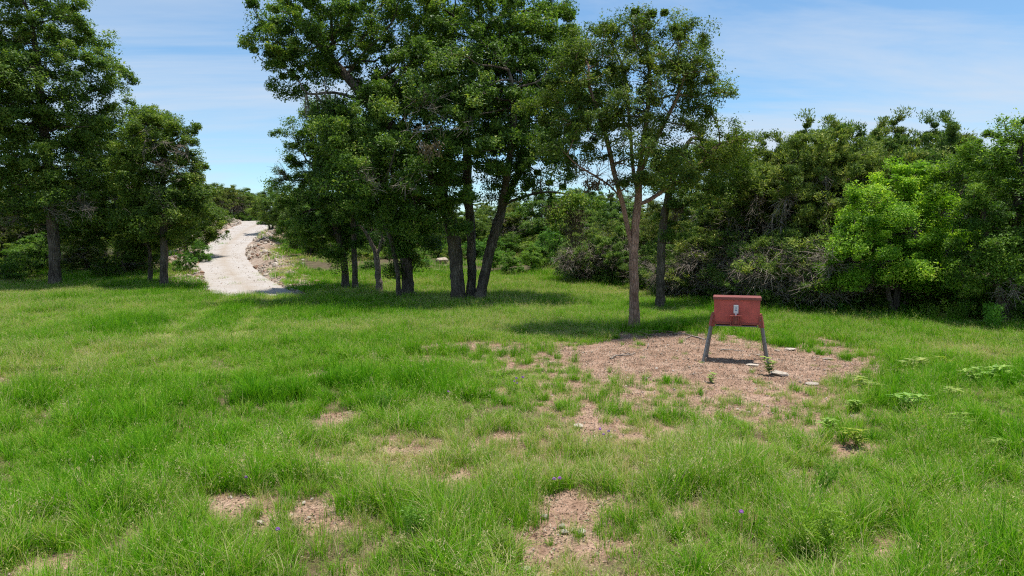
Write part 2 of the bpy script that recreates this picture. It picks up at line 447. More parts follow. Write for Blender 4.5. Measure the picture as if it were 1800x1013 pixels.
scree = ramp(nt, [(0.3, (0.22, 0.15, 0.11)), (0.5, (0.33, 0.255, 0.20)), (0.7, (0.42, 0.35, 0.29))], n1.outputs[0])
mx3 = N(nt, "ShaderNodeMixRGB"); nt.links.new(as_.outputs["Fac"], mx3.inputs[0]); nt.links.new(mx2.outputs[0], mx3.inputs[1]); nt.links.new(scree.outputs[0], mx3.inputs[2])
nt.links.new(mx3.outputs[0], p.inputs["Base Color"])
bh = N(nt, "ShaderNodeMath", operation='MULTIPLY_ADD'); bh.inputs[1].default_value = 0.25
nt.links.new(n2.outputs[0], bh.inputs[0]); nt.links.new(n3.outputs[0], bh.inputs[2])
bp = N(nt, "ShaderNodeBump", Strength=1.0, Distance=0.08)
nt.links.new(bh.outputs[0], bp.inputs["Height"]); nt.links.new(bp.outputs[0], p.inputs["Normal"])
nt.links.new(p.outputs[0], o.inputs[0])
me.materials.append(m)
tag(mobj("ground", me), kind="structure")

# ------------------------------------------------------------------ gravel road
ry = np.arange(34.5, 103, 0.4)
rt = np.linspace(-1, 1, 15)
RY, RT = np.meshgrid(ry, rt, indexing='ij')
RX = road_x(RY) + RT * (road_w(RY) + 0.35 + 0.22 * fbm(RY * 0.9 + 40 * np.sign(RT), RT * 0, 9))
tip = smooth(34.5, 36.2, RY)
RY2 = RY - 0.5 * (1 - np.abs(RT) ** 2) * (1 - tip) + 0.25 * fbm(RX * 1.1, RY * 0, 4) * (1 - tip)
RZ = base_z(RX, RY2) + 0.035 - 0.17 * np.abs(RT) ** 6 - 0.03 * np.exp(-((np.abs(RT) - .42) / .14) ** 2) + 0.02 * fbm(RX * 1.2, RY * .6, 8) - 0.10 * (1 - smooth(34.5, 36.0, RY + .5 * fbm(RX * 1.5, RY * 1.5, 95))) + 0.012 * fbm(RX * 2.5, RY * 2.5, 97)
i = np.arange(RY.size).reshape(RY.shape)
q = np.stack([i[:-1, :-1], i[:-1, 1:], i[1:, 1:], i[1:, :-1]], -1).reshape(-1, 4)
m, nt, o = new_mat("caliche_gravel")
tcn = N(nt, "ShaderNodeTexCoord")
at_t = N(nt, "ShaderNodeAttribute", attribute_name="tint")
n1 = N(nt, "ShaderNodeTexNoise", Scale=0.9, Detail=10, Roughness=0.6); nt.links.new(tcn.outputs["Object"], n1.inputs["Vector"])
n2 = N(nt, "ShaderNodeTexNoise", Scale=22, Detail=4, Roughness=0.7); nt.links.new(tcn.outputs["Object"], n2.inputs["Vector"])
c1 = ramp(nt, [(0.3, (0.35, 0.305, 0.265)), (0.5, (0.40, 0.365, 0.335)), (0.75, (0.43, 0.405, 0.385))], n1.outputs[0])
c2 = ramp(nt, [(0.32, (0.78, 0.76, 0.73)), (0.5, (0.99, 0.99, 0.99)), (0.68, (1.08, 1.08, 1.08))], n2.outputs[0])
mul = N(nt, "ShaderNodeMixRGB", blend_type='MULTIPLY'); mul.inputs[0].default_value = 1
nt.links.new(c1.outputs[0], mul.inputs[1]); nt.links.new(c2.outputs[0], mul.inputs[2])
c3 = ramp(nt, [(0.0, (1.0, 1.0, 1.0)), (1.0, (0.86, 0.80, 0.72))], at_t.outputs["Fac"])
mul2 = N(nt, "ShaderNodeMixRGB", blend_type='MULTIPLY'); mul2.inputs[0].default_value = 1
nt.links.new(mul.outputs[0], mul2.inputs[1]); nt.links.new(c3.outputs[0], mul2.inputs[2])
p = N(nt, "ShaderNodeBsdfPrincipled", Roughness=0.95); p.inputs["Specular IOR Level"].default_value = 0.1
nt.links.new(mul2.outputs[0], p.inputs["Base Color"])
bp = N(nt, "ShaderNodeBump", Strength=0.5, Distance=0.05); nt.links.new(n2.outputs[0], bp.inputs["Height"]); nt.links.new(bp.outputs[0], p.inputs["Normal"])
nt.links.new(p.outputs[0], o.inputs[0])
rtint = np.clip(np.exp(-((RT) / .16) ** 2) * 0.8 + 0.7 * smooth(.75, 1, np.abs(RT)) + 0.3 * fbm(RX, RY, 2), 0, 1).ravel()
me = np_mesh("road", np.stack([RX, RY2, RZ], -1).reshape(-1, 3), q, m, True, rtint)
tag(mobj("road", me), kind="structure")

# ------------------------------------------------------------------ scatter (geometry nodes, for stuff only)
def scatter(name, variants, pts, rot, scl, vid, tint, label, cat):
    col = bpy.data.collections.new(name + "_kinds")
    for k, mesh in enumerate(variants):
        col.objects.link(bpy.data.objects.new("%s_kind_%02d" % (name, k), mesh))
    me = bpy.data.meshes.new(name)
    me.vertices.add(len(pts)); me.vertices.foreach_set("co", np.asarray(pts, np.float32).ravel())
    for nm, ty, arr, key in (("rot", 'FLOAT_VECTOR', rot, "vector"), ("scl", 'FLOAT_VECTOR', scl, "vector"), ("vid", 'INT', vid, "value"), ("ptint", 'FLOAT', tint, "value")):
        a = me.attributes.new(nm, ty, 'POINT')
        a.data.foreach_set(key, np.asarray(arr, np.int32 if ty == 'INT' else np.float32).ravel())
    o = mobj(name, me)
    ng = bpy.data.node_groups.new(name + "_nodes", 'GeometryNodeTree')
    ng.interface.new_socket("Geometry", in_out='INPUT', socket_type='NodeSocketGeometry')
    ng.interface.new_socket("Geometry", in_out='OUTPUT', socket_type='NodeSocketGeometry')
    gi = ng.nodes.new("NodeGroupInput"); go = ng.nodes.new("NodeGroupOutput")
    ci = ng.nodes.new("GeometryNodeCollectionInfo")
    ci.inputs["Collection"].default_value = col
    ci.inputs["Separate Children"].default_value = True
    ci.inputs["Reset Children"].default_value = True
    ip = ng.nodes.new("GeometryNodeInstanceOnPoints")
    ip.inputs["Pick Instance"].default_value = True
    def na(nm, ty):
        n = ng.nodes.new("GeometryNodeInputNamedAttribute"); n.data_type = ty; n.inputs["Name"].default_value = nm
        return n.outputs["Attribute"]
    er = ng.nodes.new("FunctionNodeEulerToRotation")
    ng.links.new(na("rot", 'FLOAT_VECTOR'), er.inputs[0])
    ng.links.new(er.outputs[0], ip.inputs["Rotation"])
    ng.links.new(na("scl", 'FLOAT_VECTOR'), ip.inputs["Scale"])
    ng.links.new(na("vid", 'INT'), ip.inputs["Instance Index"])
    ng.links.new(gi.outputs[0], ip.inputs["Points"])
    ng.links.new(ci.outputs[0], ip.inputs["Instance"])
    ng.links.new(ip.outputs[0], go.inputs[0])
    md = o.modifiers.new("scatter", 'NODES'); md.node_group = ng
    return tag(o, label, cat, kind="stuff")

# ------------------------------------------------------------------ tree growing
def ellipsoid_pts(n, c, r, rng):
    d = rng.normal(size=(n, 3)); d /= np.linalg.norm(d, axis=1)[:, None]
    return c + d * (rng.random(n) ** (1 / 3.6))[:, None] * r
def shell_pts(c, r, k, rng):
    d = rng.normal(size=(k, 3)); d /= np.linalg.norm(d, axis=1)[:, None]
    return c + d * rng.uniform(.75, 1.12, (k, 1)) * r
def clumpy(blobs, rng, spacing, per, crad, flat=0.6):
    """attraction points in tufts inside ellipsoids; blob = (centre, radii, density)"""
    cs = []
    for c, r, dens in blobs:
        r = np.maximum(r - crad * .02, r * .5)
        vol = 4.19 * r[0] * r[1] * r[2]
        want = max(3, int(1.45 * dens * vol / spacing ** 3))
        cand = ellipsoid_pts(want * 4, c, r, rng)
        got = 0
        for p_ in cand:
            if got >= want: break
            if cs:
                dd = np.sum((np.array(cs) - p_) ** 2, 1)
                if dd.min() < (spacing * 0.72) ** 2: continue
            cs.append(p_); got += 1
    cs = np.array(cs)
    out_ = []
    for c in cs:
        k = max(3, int(per * rng.uniform(.6, 1.4)))
        p_ = rng.normal(size=(k, 3)) * crad * rng.uniform(.7, 1.25) * np.array((.55, .55, .55 * flat))
        out_.append(c + p_)
    # single twigs between the tufts, so that the outline frays
    tot_v = sum(r[0] * r[1] * r[2] for _, r, _ in blobs); n_all = sum(len(a_) for a_ in out_)
    for c, r, dens in blobs:
        k = int(0.9 * n_all * r[0] * r[1] * r[2] / tot_v * min(1, dens))
        if k: out_.append(ellipsoid_pts(k, c, np.asarray(r) * 1.06, rng))
    return np.concatenate(out_), cs
def grow(stems, attr, rng, step=0.4, kill=0.5, reach=9.0, jitter=0.22, droop=0.0, iters=140):
    """space colonisation; stems = list of (polyline, base radius). returns pos, parent, root id"""
    pos, par, rid = [], [], []
    for s, (pl, r0) in enumerate(stems):
        pl = np.asarray(pl, float)
        seg = np.linalg.norm(np.diff(pl, axis=0), axis=1); L = np.concatenate([[0], np.cumsum(seg)])
        n = max(2, int(L[-1] / step) + 1)
        t = np.linspace(0, L[-1], n)
        # smooth through the points
        pp = np.stack([np.interp(t, L, pl[:, k]) for k in range(3)], 1)
        for _ in range(3): pp[1:-1] = (pp[:-2] + 2 * pp[1:-1] + pp[2:]) / 4
        pp[1:-1] += rng.normal(size=(n - 2, 3)) * step * 0.06
        prev = -1
        if isinstance(r0, tuple):                       # a limb leaving an earlier stem
            prev = int(np.argmin(np.sum((np.array(pos) - pp[0]) ** 2, 1))); pp = pp[1:]
            rr = rid[prev]
        else: rr = s
        for p_ in pp:
            pos.append(p_); par.append(prev); rid.append(rr); prev = len(pos) - 1
    pos = [np.array(p_) for p_ in pos]
    P = np.array(pos)
    A = attr.copy(); alive = np.ones(len(A), bool)
    zmin = P[:, 2].min() + 1.2
    usable = np.where(P[:, 2] > zmin)[0]
    d2 = ((A[:, None, :] - P[None, usable, :]) ** 2).sum(2)
    near = usable[d2.argmin(1)]; nd = np.sqrt(d2.min(1))
    for it in range(iters):
        act = alive & (nd < reach)
        if not act.any(): break
        ia = np.where(act)[0]
        Pn = np.array(pos) if it == 0 else Pn
        v_ = A[ia] - Pn[near[ia]]; v_ /= (np.linalg.norm(v_, axis=1)[:, None] + 1e-6)
        uq, inv = np.unique(near[ia], return_inverse=True)
        acc = np.zeros((len(uq), 3)); np.add.at(acc, inv, v_)
        acc /= (np.linalg.norm(acc, axis=1)[:, None] + 1e-6)
        acc += rng.normal(size=acc.shape) * jitter; acc[:, 2] -= droop
        acc /= (np.linalg.norm(acc, axis=1)[:, None] + 1e-6)
        new = Pn[uq] + acc * step
        n0 = len(Pn)
        par += list(uq); rid += [rid[k] for k in uq]
        Pn = np.concatenate([Pn, new])
        dn = np.sqrt(((A[ia][:, None, :] - new[None]) ** 2).sum(2))
        mi = dn.argmin(1); mv = dn[np.arange(len(ia)), mi]
        better = mv < nd[ia]
        near[ia[better]] = n0 + mi[better]; nd[ia[better]] = mv[better]
        # those that stopped getting closer die too
        alive[ia[nd[ia] < kill]] = False
        stuck = ~better & (rng.random(len(ia)) < 0.12)
        alive[ia[stuck]] = False
        if len(Pn) > 15000: break
    return Pn, np.array(par), np.array(rid)
def skeleton_radii(P, par, rid, r0, power=0.5, rmin=0.007):
    n = len(P); cnt = np.zeros(n)
    has = np.zeros(n, bool); has[par[par >= 0]] = True
    cnt[~has] = 1
    for k in range(n - 1, -1, -1):
        if par[k] >= 0: cnt[par[k]] += cnt[k]
    tot = {}
    for k in range(n):
        if par[k] < 0: tot[rid[k]] = cnt[k]
    t = np.array([tot[a] for a in rid]); rb = np.array([r0[a] for a in rid])
    return np.maximum(rb * (cnt / t) ** power, rmin), cnt
def tubes(P, par, rad, base, rng, flare=0.5, keep=None, rough=0.085, z0=None):
    n = len(P)
    kids = [[] for _ in range(n)]
    for k in range(n):
        if par[k] >= 0: kids[par[k]].append(k)
    z0 = P[:, 2].min() if z0 is None else z0
    V, Fq = [], []; off = 0
    starts = [(k, -1) for k in range(n) if par[k] < 0]
    while starts:
        k, p0 = starts.pop()
        chain = ([p0] if p0 >= 0 else []) + [k]
        while kids[chain[-1]]:
            ks = sorted(kids[chain[-1]], key=lambda a: -rad[a])
            for o_ in ks[1:]: starts.append((o_, chain[-1]))
            chain.append(ks[0])
        if keep is not None and not keep(chain): continue
        if len(chain) < 2: continue
        c = P[chain].copy(); r = rad[chain].copy()
        if p0 >= 0: r[0] = min(r[0], r[1] * 1.15)
        c[1:-1] = (c[:-2] + 2 * c[1:-1] + c[2:]) / 4
        r[1:-1] = (r[:-2] + 2 * r[1:-1] + r[2:]) / 4
        r[-1] *= 0.5
        if p0 < 0: r *= 1 + flare * 1.3 * np.exp(-(c[:, 2] - z0) / 0.38)
        R0 = r[:2].max()
        if R0 > 0.10:
            # finer rings along thick wood
            m_ = len(c) * 2 - 1
            t = np.linspace(0, len(c) - 1, m_)
            c = np.stack([np.interp(t, np.arange(len(r)), c[:, a]) for a in range(3)], 1); r = np.interp(t, np.arange(len(r)), r)
        s = 14 if R0 > 0.2 else 10 if R0 > 0.1 else 6 if R0 > 0.035 else 4 if R0 > 0.015 else 3
        T = np.gradient(c, axis=0); T /= np.linalg.norm(T, axis=1)[:, None] + 1e-9
        ref = np.array((1.0, 0.13, 0.07)) if abs(T[0, 0]) < 0.8 else np.array((0.1, 1, 0.1))
        B = np.cross(T, ref); B /= np.linalg.norm(B, axis=1)[:, None] + 1e-9
        C = np.cross(T, B)
        an = np.arange(s) * 2 * np.pi / s
        lob = 1 + rough * np.sin(an * 3 + rng.uniform(0, 6))[None, :] + (rng.normal(size=(len(c), s)) * rough * 0.7 if s >= 6 else 0)
        ring = c[:, None, :] + (np.cos(an)[None, :, None] * B[:, None, :] + np.sin(an)[None, :, None] * C[:, None, :]) * (r[:, None] * lob)[..., None]
        V.append(ring.reshape(-1, 3))
        ii = np.arange(len(c) * s).reshape(len(c), s) + off
        nxt = np.roll(ii, -1, axis=1)
        Fq.append(np.stack([ii[:-1], nxt[:-1], nxt[1:], ii[1:]], -1).reshape(-1, 4))
        off += len(c) * s
    return np.concatenate(V) - base, np.concatenate(Fq)
def leaf_cards(C, nrm, L, W, rng, axis_dir=None, bend=0.0, tri=False):
    """rhombic single leaves; returns verts, quads"""
    n = len(C)
    nrm = nrm / (np.linalg.norm(nrm, axis=1)[:, None] + 1e-9)
    d = rng.normal(size=(n, 3)) if axis_dir is None else axis_dir + rng.normal(size=(n, 3)) * 0.35
    d -= nrm * np.sum(d * nrm, 1)[:, None]; d /= np.linalg.norm(d, axis=1)[:, None] + 1e-9
    b_ = np.cross(nrm, d)
    L = L[:, None]; W = W[:, None]
    if tri:
        V = np.stack([C - d * L * .45 + b_ * W * .5, C - d * L * .45 - b_ * W * .5, C + d * L * .55], 1).reshape(-1, 3)
        return V, np.arange(3 * n).reshape(n, 3)
    v0 = C - d * L * .5; v2 = C + d * L * .5
    v1 = C + b_ * W * .5 - d * L * .06 - nrm * bend * W; v3 = C - b_ * W * .5 - d * L * .06 - nrm * bend * W
    V = np.stack([v0, v1, v2, v3], 1).reshape(-1, 3)
    return V, np.arange(4 * n).reshape(n, 4)
def crown_mesh(name, P, cnt, base, centre, n_leaves, L, W, mat, rng, spread=0.3, max_cnt=3, up=0.7, outw=0.5, kind='leaf', mask=None):
    n_leaves = int(n_leaves * 2.15); L *= .73; W *= .75
    sel = cnt <= max_cnt
    if mask is not None: sel &= mask
    idx = np.where(sel)[0]
    if len(idx) == 0: return None
    wgt = rng.gamma(2.2, 1.0, len(idx)); wgt /= wgt.sum()
    k = rng.choice(idx, n_leaves, p=wgt)
    nodet = rng.normal(size=len(P)) * 0.13
    off = np.clip(rng.normal(size=(n_leaves, 3)), -1.7, 1.7) * spread * np.array((1, 1, 0.75))
    sp_n = np.clip(rng.lognormal(-.35, .4, len(P)), .35, 1.5)
    C = P[k] + off * sp_n[k][:, None]
    o_ = C - centre; o_ /= np.linalg.norm(o_, axis=1)[:, None] + 1e-6
    if kind == 'juniper':
        ax = o_ * .5 + off / (spread + 1e-6) * .6 + np.array((0, 0, .8))
        nr = rng.normal(size=(n_leaves, 3))
        V, Fq = leaf_cards(C, nr, L * rng.uniform(.6, 1.4, n_leaves), W * rng.uniform(.7, 1.3, n_leaves), rng, ax, 0, True)
    else:
        nr = rng.normal(size=(n_leaves, 3)) * .75 + np.array((0, 0, up)) + o_ * outw
        V, Fq = leaf_cards(C, nr, L * np.clip(rng.lognormal(-.08, .38, n_leaves), .4, 1.9), W * np.clip(rng.lognormal(-.08, .35, n_leaves), .45, 1.8), rng, None, 0.12, True)
    broad = fbm(C[:, 0] * .55 + C[:, 2] * .3, C[:, 1] * .4 + C[:, 2] * .55, 17, 2) * 0.22
    t = np.clip(0.44 + nodet[k] + broad + rng.normal(size=n_leaves) * 0.22, 0, 1)
    return np_mesh(name, V - base, Fq, mat, False, np.repeat(t, 3))

TRUNKS = []
def build_tree(name, label, base, stems, blobs, leaves, L, W, leaf='elm', bark='elmbark', seed=1, spacing=1.25, per=11, crad=1.0,
               step=0.4, kill=0.5, spread=0.3, r_pow=0.5, dead=None, drape=None, group=None, cat="tree", kind='leaf', jitter=0.22, droop=0.0, flat=0.6, max_cnt=3, flare=0.5, rmin=0.007, dead_shell=False):
    rng = np.random.default_rng(seed)
    base = np.asarray(base, float)
    spacing *= .74; per = max(3, int(per * .5)); crad *= .74; spread *= .80
    A, cs = clumpy(blobs, rng, spacing, per, crad, flat)
    ndead = 0
    if dead:
        D = np.concatenate([ellipsoid_pts(k, c, r, rng) for c, r, k in dead]) if not dead_shell else shell_pts(*dead[0], rng)
        ndead = len(D)
    P, par, rid = grow(stems, A, rng, step, kill, jitter=jitter, droop=droop)
    n_live = len(P)
    r0 = {s: r for s, (pl, r) in enumerate(stems) if not isinstance(r, tuple)}
    rad, cnt = skeleton_radii(P, par, rid, r0, r_pow, rmin)
    centre = np.mean(A, 0) - np.array((0, 0, 1.0))
    root = empty(name, base, label, cat, group)
    if abs(base[0]) + abs(base[1]) > 1:
        for pl, r_ in stems:
            if not isinstance(r_, tuple): TRUNKS.append((pl[0][0], pl[0][1], r_))
    V, Fq = tubes(P, par, rad, base, rng, flare)
    mobj("trunk", np_mesh("trunk", V, Fq, M[bark], True), root)
    live = np.zeros(n_live, bool)
    # leaves sit only near attraction points
    for s in range(0, n_live, 2000):
        dd = ((P[s:s + 2000, None, :] - A[None]) ** 2).sum(2).min(1)
        live[s:s + 2000] = dd < (crad * 1.4) ** 2
    cm = crown_mesh("crown", P, cnt, base, centre, leaves, L, W, M[leaf], rng, spread, max_cnt, kind=kind, mask=live)
    if cm: mobj("crown", cm, root)
    if ndead:
        # bare grey twigs growing from the same wood
        k0 = rng.choice(n_live, min(n_live, 400), replace=False)
        src = [k for k in np.where(rad > 0.025)[0]]
        Pd = P[src]
        near = np.array([src[int(a)] for a in ((D[:, None, :] - Pd[None]) ** 2).sum(2).argmin(1)])
        QP, QPar, QR = [], [], []
        for t_, s_ in zip(D, near):
            a = P[s_]; v_ = t_ - a; n_ = max(3, int(np.linalg.norm(v_) / 0.3))
            prev = -1
            sag = rng.normal(size=3) * 0.12 * np.linalg.norm(v_)
            r_ = min(rad[s_] * .7, 0.042)
            mids = []
            for q_ in range(n_ + 1):
                f = q_ / n_
                QP.append(a + v_ * f + sag * math.sin(f * math.pi) + rng.normal(size=3) * 0.03); QPar.append(prev); QR.append(max(r_ * (1 - f) ** .8, 0.008)); prev = len(QP) - 1
                mids.append(prev)
            for q_ in mids[1:-1]:
                for _ in range(rng.integers(2, 5)):
                    dd_ = v_ / np.linalg.norm(v_) + rng.normal(size=3) * .75; dd_ /= np.linalg.norm(dd_)
                    ln = rng.uniform(.25, .75); pv = q_
                    for h in (0.5, 1.0):
                        QP.append(QP[q_] + dd_ * ln * h + rng.normal(size=3) * .04); QPar.append(pv); QR.append(0.009 if h < 1 else 0.005); pv = len(QP) - 1
        V, Fq = tubes(np.array(QP), np.array(QPar), np.array(QR), base, rng, 0.0)
        tag(mobj("dead_branches", np_mesh("dead_branches", V, Fq, M['deadwood'], True), root), "bare grey dead branches", kind="stuff")
    if drape:
        C = []; 
        for c, r, k in drape:
            nst = max(3, k // 60)
            top = ellipsoid_pts(nst, c, (r[0], r[1], r[2] * .25), rng) + np.array((0, 0, r[2] * .6))
            for t_ in top:
                h = rng.uniform(.5, 1.6) * r[2]
                f = rng.random(60)
                C.append(np.stack([t_[0] + rng.normal(size=60) * .10, t_[1] + rng.normal(size=60) * .10, t_[2] - f * h], 1))
        C = np.concatenate(C)
        V, Fq = leaf_cards(C, rng.normal(size=C.shape), rng.uniform(.09, .22, len(C)), rng.uniform(.03, .07, len(C)), rng, np.tile((0, 0, 1.0), (len(C), 1)))
        o_ = mobj("hanging_foliage", np_mesh("hanging_foliage", V - base, Fq, M['drape'], False, np.repeat(np.clip(rng.normal(.45, .2, len(C)), 0, 1), 4)), root)
        tag(o_, "withered brown foliage hanging in strands", kind="stuff")
    return root
def px_stem(pts, Y0, dys=None):
    """stem polyline from photo points at depth Y0 (+ offset towards the back)"""
    out_ = []
    for k, p_ in enumerate(pts):
        dy = p_[2] if len(p_) > 2 else 0.0
        out_.append(at(p_[0], p_[1], Y0 + dy))
    return np.array(out_)
def px_blobs(bl, Y0):
    """(px, py, rx, ry, depth offset, depth radius factor, density)"""
    out_ = []
    for b_ in bl:
        px, py, rx, ry = b_[:4]
        dy = b_[4] if len(b_) > 4 else 0.0
        dens = b_[5] if len(b_) > 5 else 1.0
        Yd = Y0 + dy; k = Yd / F_PX
        out_.append((at(px, py, Yd), np.array((rx * k, 0.5 * (rx + ry) * k * 1.05, ry * k)), dens))
    return out_
def sink(pl): pl[0, 2] -= 0.12; return pl

exec_trees = True
# --- the big oak of three stems
g = G(822, 532); Y0 = g[1]
stA = px_stem([(807, 532), (804, 480), (800, 430), (788, 370, -.3), (765, 310, -.8), (728, 260, -1.2), (680, 215, -1.4), (640, 175, -1.2), (600, 120, -1.0), (560, 80, -.6)], Y0)
stB = px_stem([(827, 531, .3), (829, 450, .5), (827, 380, .6), (820, 330, .6), (823, 270, .8), (815, 190, 1.2), (835, 110, 1.2), (850, 60, 1.4)], Y0)
stC = px_stem([(841, 533, -.2), (855, 470, -.2), (867, 425, -.2), (882, 365, 0), (910, 305, .3), (945, 262, .6), (975, 215, .8)], Y0)
stD = px_stem([(876, 385, 0), (888, 330, -.6), (897, 270, -1.4), (905, 200, -2.2), (900, 140, -2.6)], Y0)
stE = px_stem([(884, 360, 0), (930, 338, -.8), (985, 336, -1.6), (1022, 352, -2.2)], Y0)
stF = px_stem([(650, 185, -1.2), (610, 165, -1.8), (575, 160, -2.2), (540, 168, -2.4)], Y0)
stG = px_stem([(790, 375, -.3), (740, 350, -1.8), (690, 330, -3.0), (640, 322, -3.6)], Y0)
for s in (stA, stB, stC): s[0] = (s[0][0], s[0][1], g[2] - 0.15)
oak_blobs = px_blobs([(720, 40, 110, 60, 0), (590, 55, 90, 55, -1.0), (510, 70, 55, 50, -1.2), (490, 135, 34, 26, -1.4), (840, 40, 110, 70, .5), (945, 70, 75, 75, 1.0),
                      (800, 130, 120, 60, -1.5), (900, 150, 100, 70, 0), (700, 150, 70, 45, 1.0), (760, 210, 110, 55, -2.2), (870, 215, 80, 45, 1.5), (660, 250, 85, 55, -2.5),
                      (960, 190, 70, 70, 1.0), (740, 290, 90, 40, -3), (640, 320, 80, 40, -3.4), (720, 365, 70, 34, -2.6), (790, 330, 40, 40, 1.5, .6), (960, 285, 60, 32, 0, .7), (1000, 350, 44, 24, -2, .8), (650, 90, 60, 50, 0), (545, 110, 60, 26, -1.4), (870, 330, 30, 24, -.5, .6), (770, 335, 60, 46, -2.6), (745, 395, 44, 34, -2.0), (820, 265, 80, 46, -2.6), (840, 180, 80, 50, -2.4), (700, 210, 60, 40, -1.5), (900, 250, 60, 36, -2), (620, 200, 60, 30, -2), (985, 130, 40, 50, 0), (930, 335, 50, 20, -1, .7), (560, 20, 80, 40, -1), (480, 60, 34, 34, -1)], Y0)
build_tree("oak_tree", "huge spreading oak with three dark trunks in the middle of the clearing", g, [(stA, .31), (stB, .205), (stC, .23), (stD, ()), (stE, ()), (stF, ()), (stG, ())], oak_blobs,
           215000, 0.140, 0.094, 'oak', 'oakbark', 11, flat=.8, spacing=1.18, per=9, crad=1.15, step=0.40, kill=0.5, spread=0.30,
           dead=[(at(560, 185, Y0 - 2), np.array((1.0, .8, .9)), 16), (at(770, 190, Y0 - 4.5), np.array((1.4, .5, 1)), 16), (at(690, 310, Y0 - 5), np.array((1.4, .5, .8)), 12), (at(960, 300, Y0), np.array((1.6, 1, 1)), 24)],
           drape=[(at(1012, 405, Y0 - 2), (0.55, .5, 1.2), 900), (at(985, 375, Y0 - 2), (.7, .5, .6), 500), (at(755, 265, Y0 - 5.0), (.35, .3, .5), 250)])

# --- elm with the reddish trunk
g = G(1115, 580); Y0 = g[1]
e1 = px_stem([(1115, 580), (1114, 520), (1113, 450), (1116, 405), (1121, 360, 0), (1123, 310, .1), (1126, 270, .1), (1137, 210, .2), (1142, 150, .2), (1140, 100, .3)], Y0)
e2 = px_stem([(1113, 450), (1103, 405), (1097, 365, -.2), (1086, 330, -.4), (1074, 285, -.6), (1066, 240, -.8), (1050, 190, -.9), (1035, 150, -1)], Y0)
e3 = px_stem([(1121, 345, .1), (1113, 300, .5), (1108, 240, .8), (1104, 170, 1.0), (1093, 110, 1.2)], Y0)
e4 = px_stem([(1121, 365, 0), (1150, 345, .5), (1190, 320, 1.0), (1235, 285, 1.3), (1265, 250, 1.3)], Y0)
e5 = px_stem([(1123, 310, .1), (1150, 245, -.5), (1185, 190, -.8), (1205, 130, -.8)], Y0)
e6 = px_stem([(1092, 345, -.3), (1050, 310, -1.0), (1005, 285, -1.4)], Y0)
e1[0][2] = g[2] - 0.1
elm_blobs = px_blobs([(1130, 62, 105, 38, 0), (1200, 90, 50, 45, 0), (1050, 105, 62, 50, 0), (1002, 165, 50, 55, -.5), (1225, 165, 45, 60, 0), (1150, 130, 80, 36, -1, .8),
                      (1045, 205, 60, 40, -.8), (1190, 235, 60, 32, -.6), (1270, 232, 40, 28, 1), (1100, 250, 70, 26, -1.2, .7), (1220, 290, 70, 30, .8, .9), (1010, 270, 50, 34, -1, .6), (1150, 305, 60, 24, -1, .5), (1090, 180, 60, 30, -1.2, .6), (1280, 275, 40, 26, 1.2), (985, 230, 36, 34, 0), (1312, 252, 36, 24, 1.4)], Y0)
build_tree("elm_tree", "slender elm with reddish-brown forked trunk beside the bare dirt", g, [(e1, .150), (e2, ()), (e3, ()), (e4, ()), (e5, ()), (e6, ())], elm_blobs,
           62000, 0.095, 0.058, 'elm', 'elmbark', 23, spacing=0.98, per=10, crad=0.8, step=0.30, kill=0.36, spread=0.24, r_pow=.46,
           dead=[(at(1110, 200, Y0 + .3), np.array((1.3, .8, 1.2)), 34), (at(1060, 300, Y0 - .5), np.array((1.2, .6, .5)), 22), (at(1130, 320, Y0), np.array((.8, .6, .5)), 10)],
           drape=[(at(1050, 330, Y0 - 1), (.5, .3, .4), 240)])
# --- vine clad tree behind it
g = G(1160, 543); Y0 = g[1]
s1 = px_stem([(1160, 545), (1161, 480), (1163, 420), (1168, 375), (1178, 325), (1195, 275), (1215, 240)], Y0); s1[0][2] = g[2] - .1
build_tree("elm_tree", "grey-trunked tree with a vine-clad stem standing behind the reddish elm", g, [(s1, .17)],
           px_blobs([(1200, 300, 70, 34, 0), (1260, 275, 60, 34, 1), (1165, 405, 12, 40, 0, 6), (1190, 345, 46, 26, -.5), (1290, 300, 36, 30, 1.4), (1240, 330, 50, 24, 0)], Y0),
           26000, 0.105, 0.065, 'elm', 'oakbark', 29, spacing=1.0, per=10, crad=0.75, step=0.32, kill=0.38, spread=0.25,
           drape=[(at(1190, 375, Y0 - .6), (.5, .3, .4), 200)])

# --- trees left of the oak
g = G(717, 523); Y0 = g[1]
s1 = px_stem([(717, 523), (717, 480), (712, 440), (700, 395, -.4), (680, 345, -.8), (655, 300, -1)], Y0); s1[0][2] = g[2] - .1
build_tree("oak_tree", "dark oak with a thick short trunk just left of the three-stemmed oak", g, [(s1, .29)],
           px_blobs([(655, 300, 75, 45, 0), (610, 260, 60, 50, 0), (695, 372, 56, 32, 0), (730, 420, 36, 34, -.5), (650, 345, 60, 24, .5), (590, 320, 50, 40, 0), (715, 455, 26, 26, 0)], Y0),
           48000, 0.135, 0.085, 'oak', 'oakbark', 31, crad=1.1, spacing=1.3)
g = G(607, 511); Y0 = g[1]
s1 = px_stem([(607, 511), (606, 470), (600, 430), (585, 380, -.3), (565, 330, -.5), (550, 290)], Y0); s1[0][2] = g[2] - .1
build_tree("oak_tree", "leafy oak overhanging the right side of the gravel road", g, [(s1, .19)],
           px_blobs([(545, 290, 46, 46, 0), (530, 340, 42, 44, -.5), (575, 230, 55, 48, 0), (580, 380, 66, 40, 0), (540, 400, 44, 34, 0), (525, 235, 26, 34, 0), (600, 430, 40, 24, -.4), (485, 325, 18, 10, -.4, 1.5)], Y0),
           44000, 0.135, 0.085, 'elm', 'oakbark', 37, crad=1.1, spacing=1.3, dead=[(at(485, 295, Y0 - 1), np.array((.6, .3, .4)), 8)])
g = G(625, 513); Y0 = g[1]
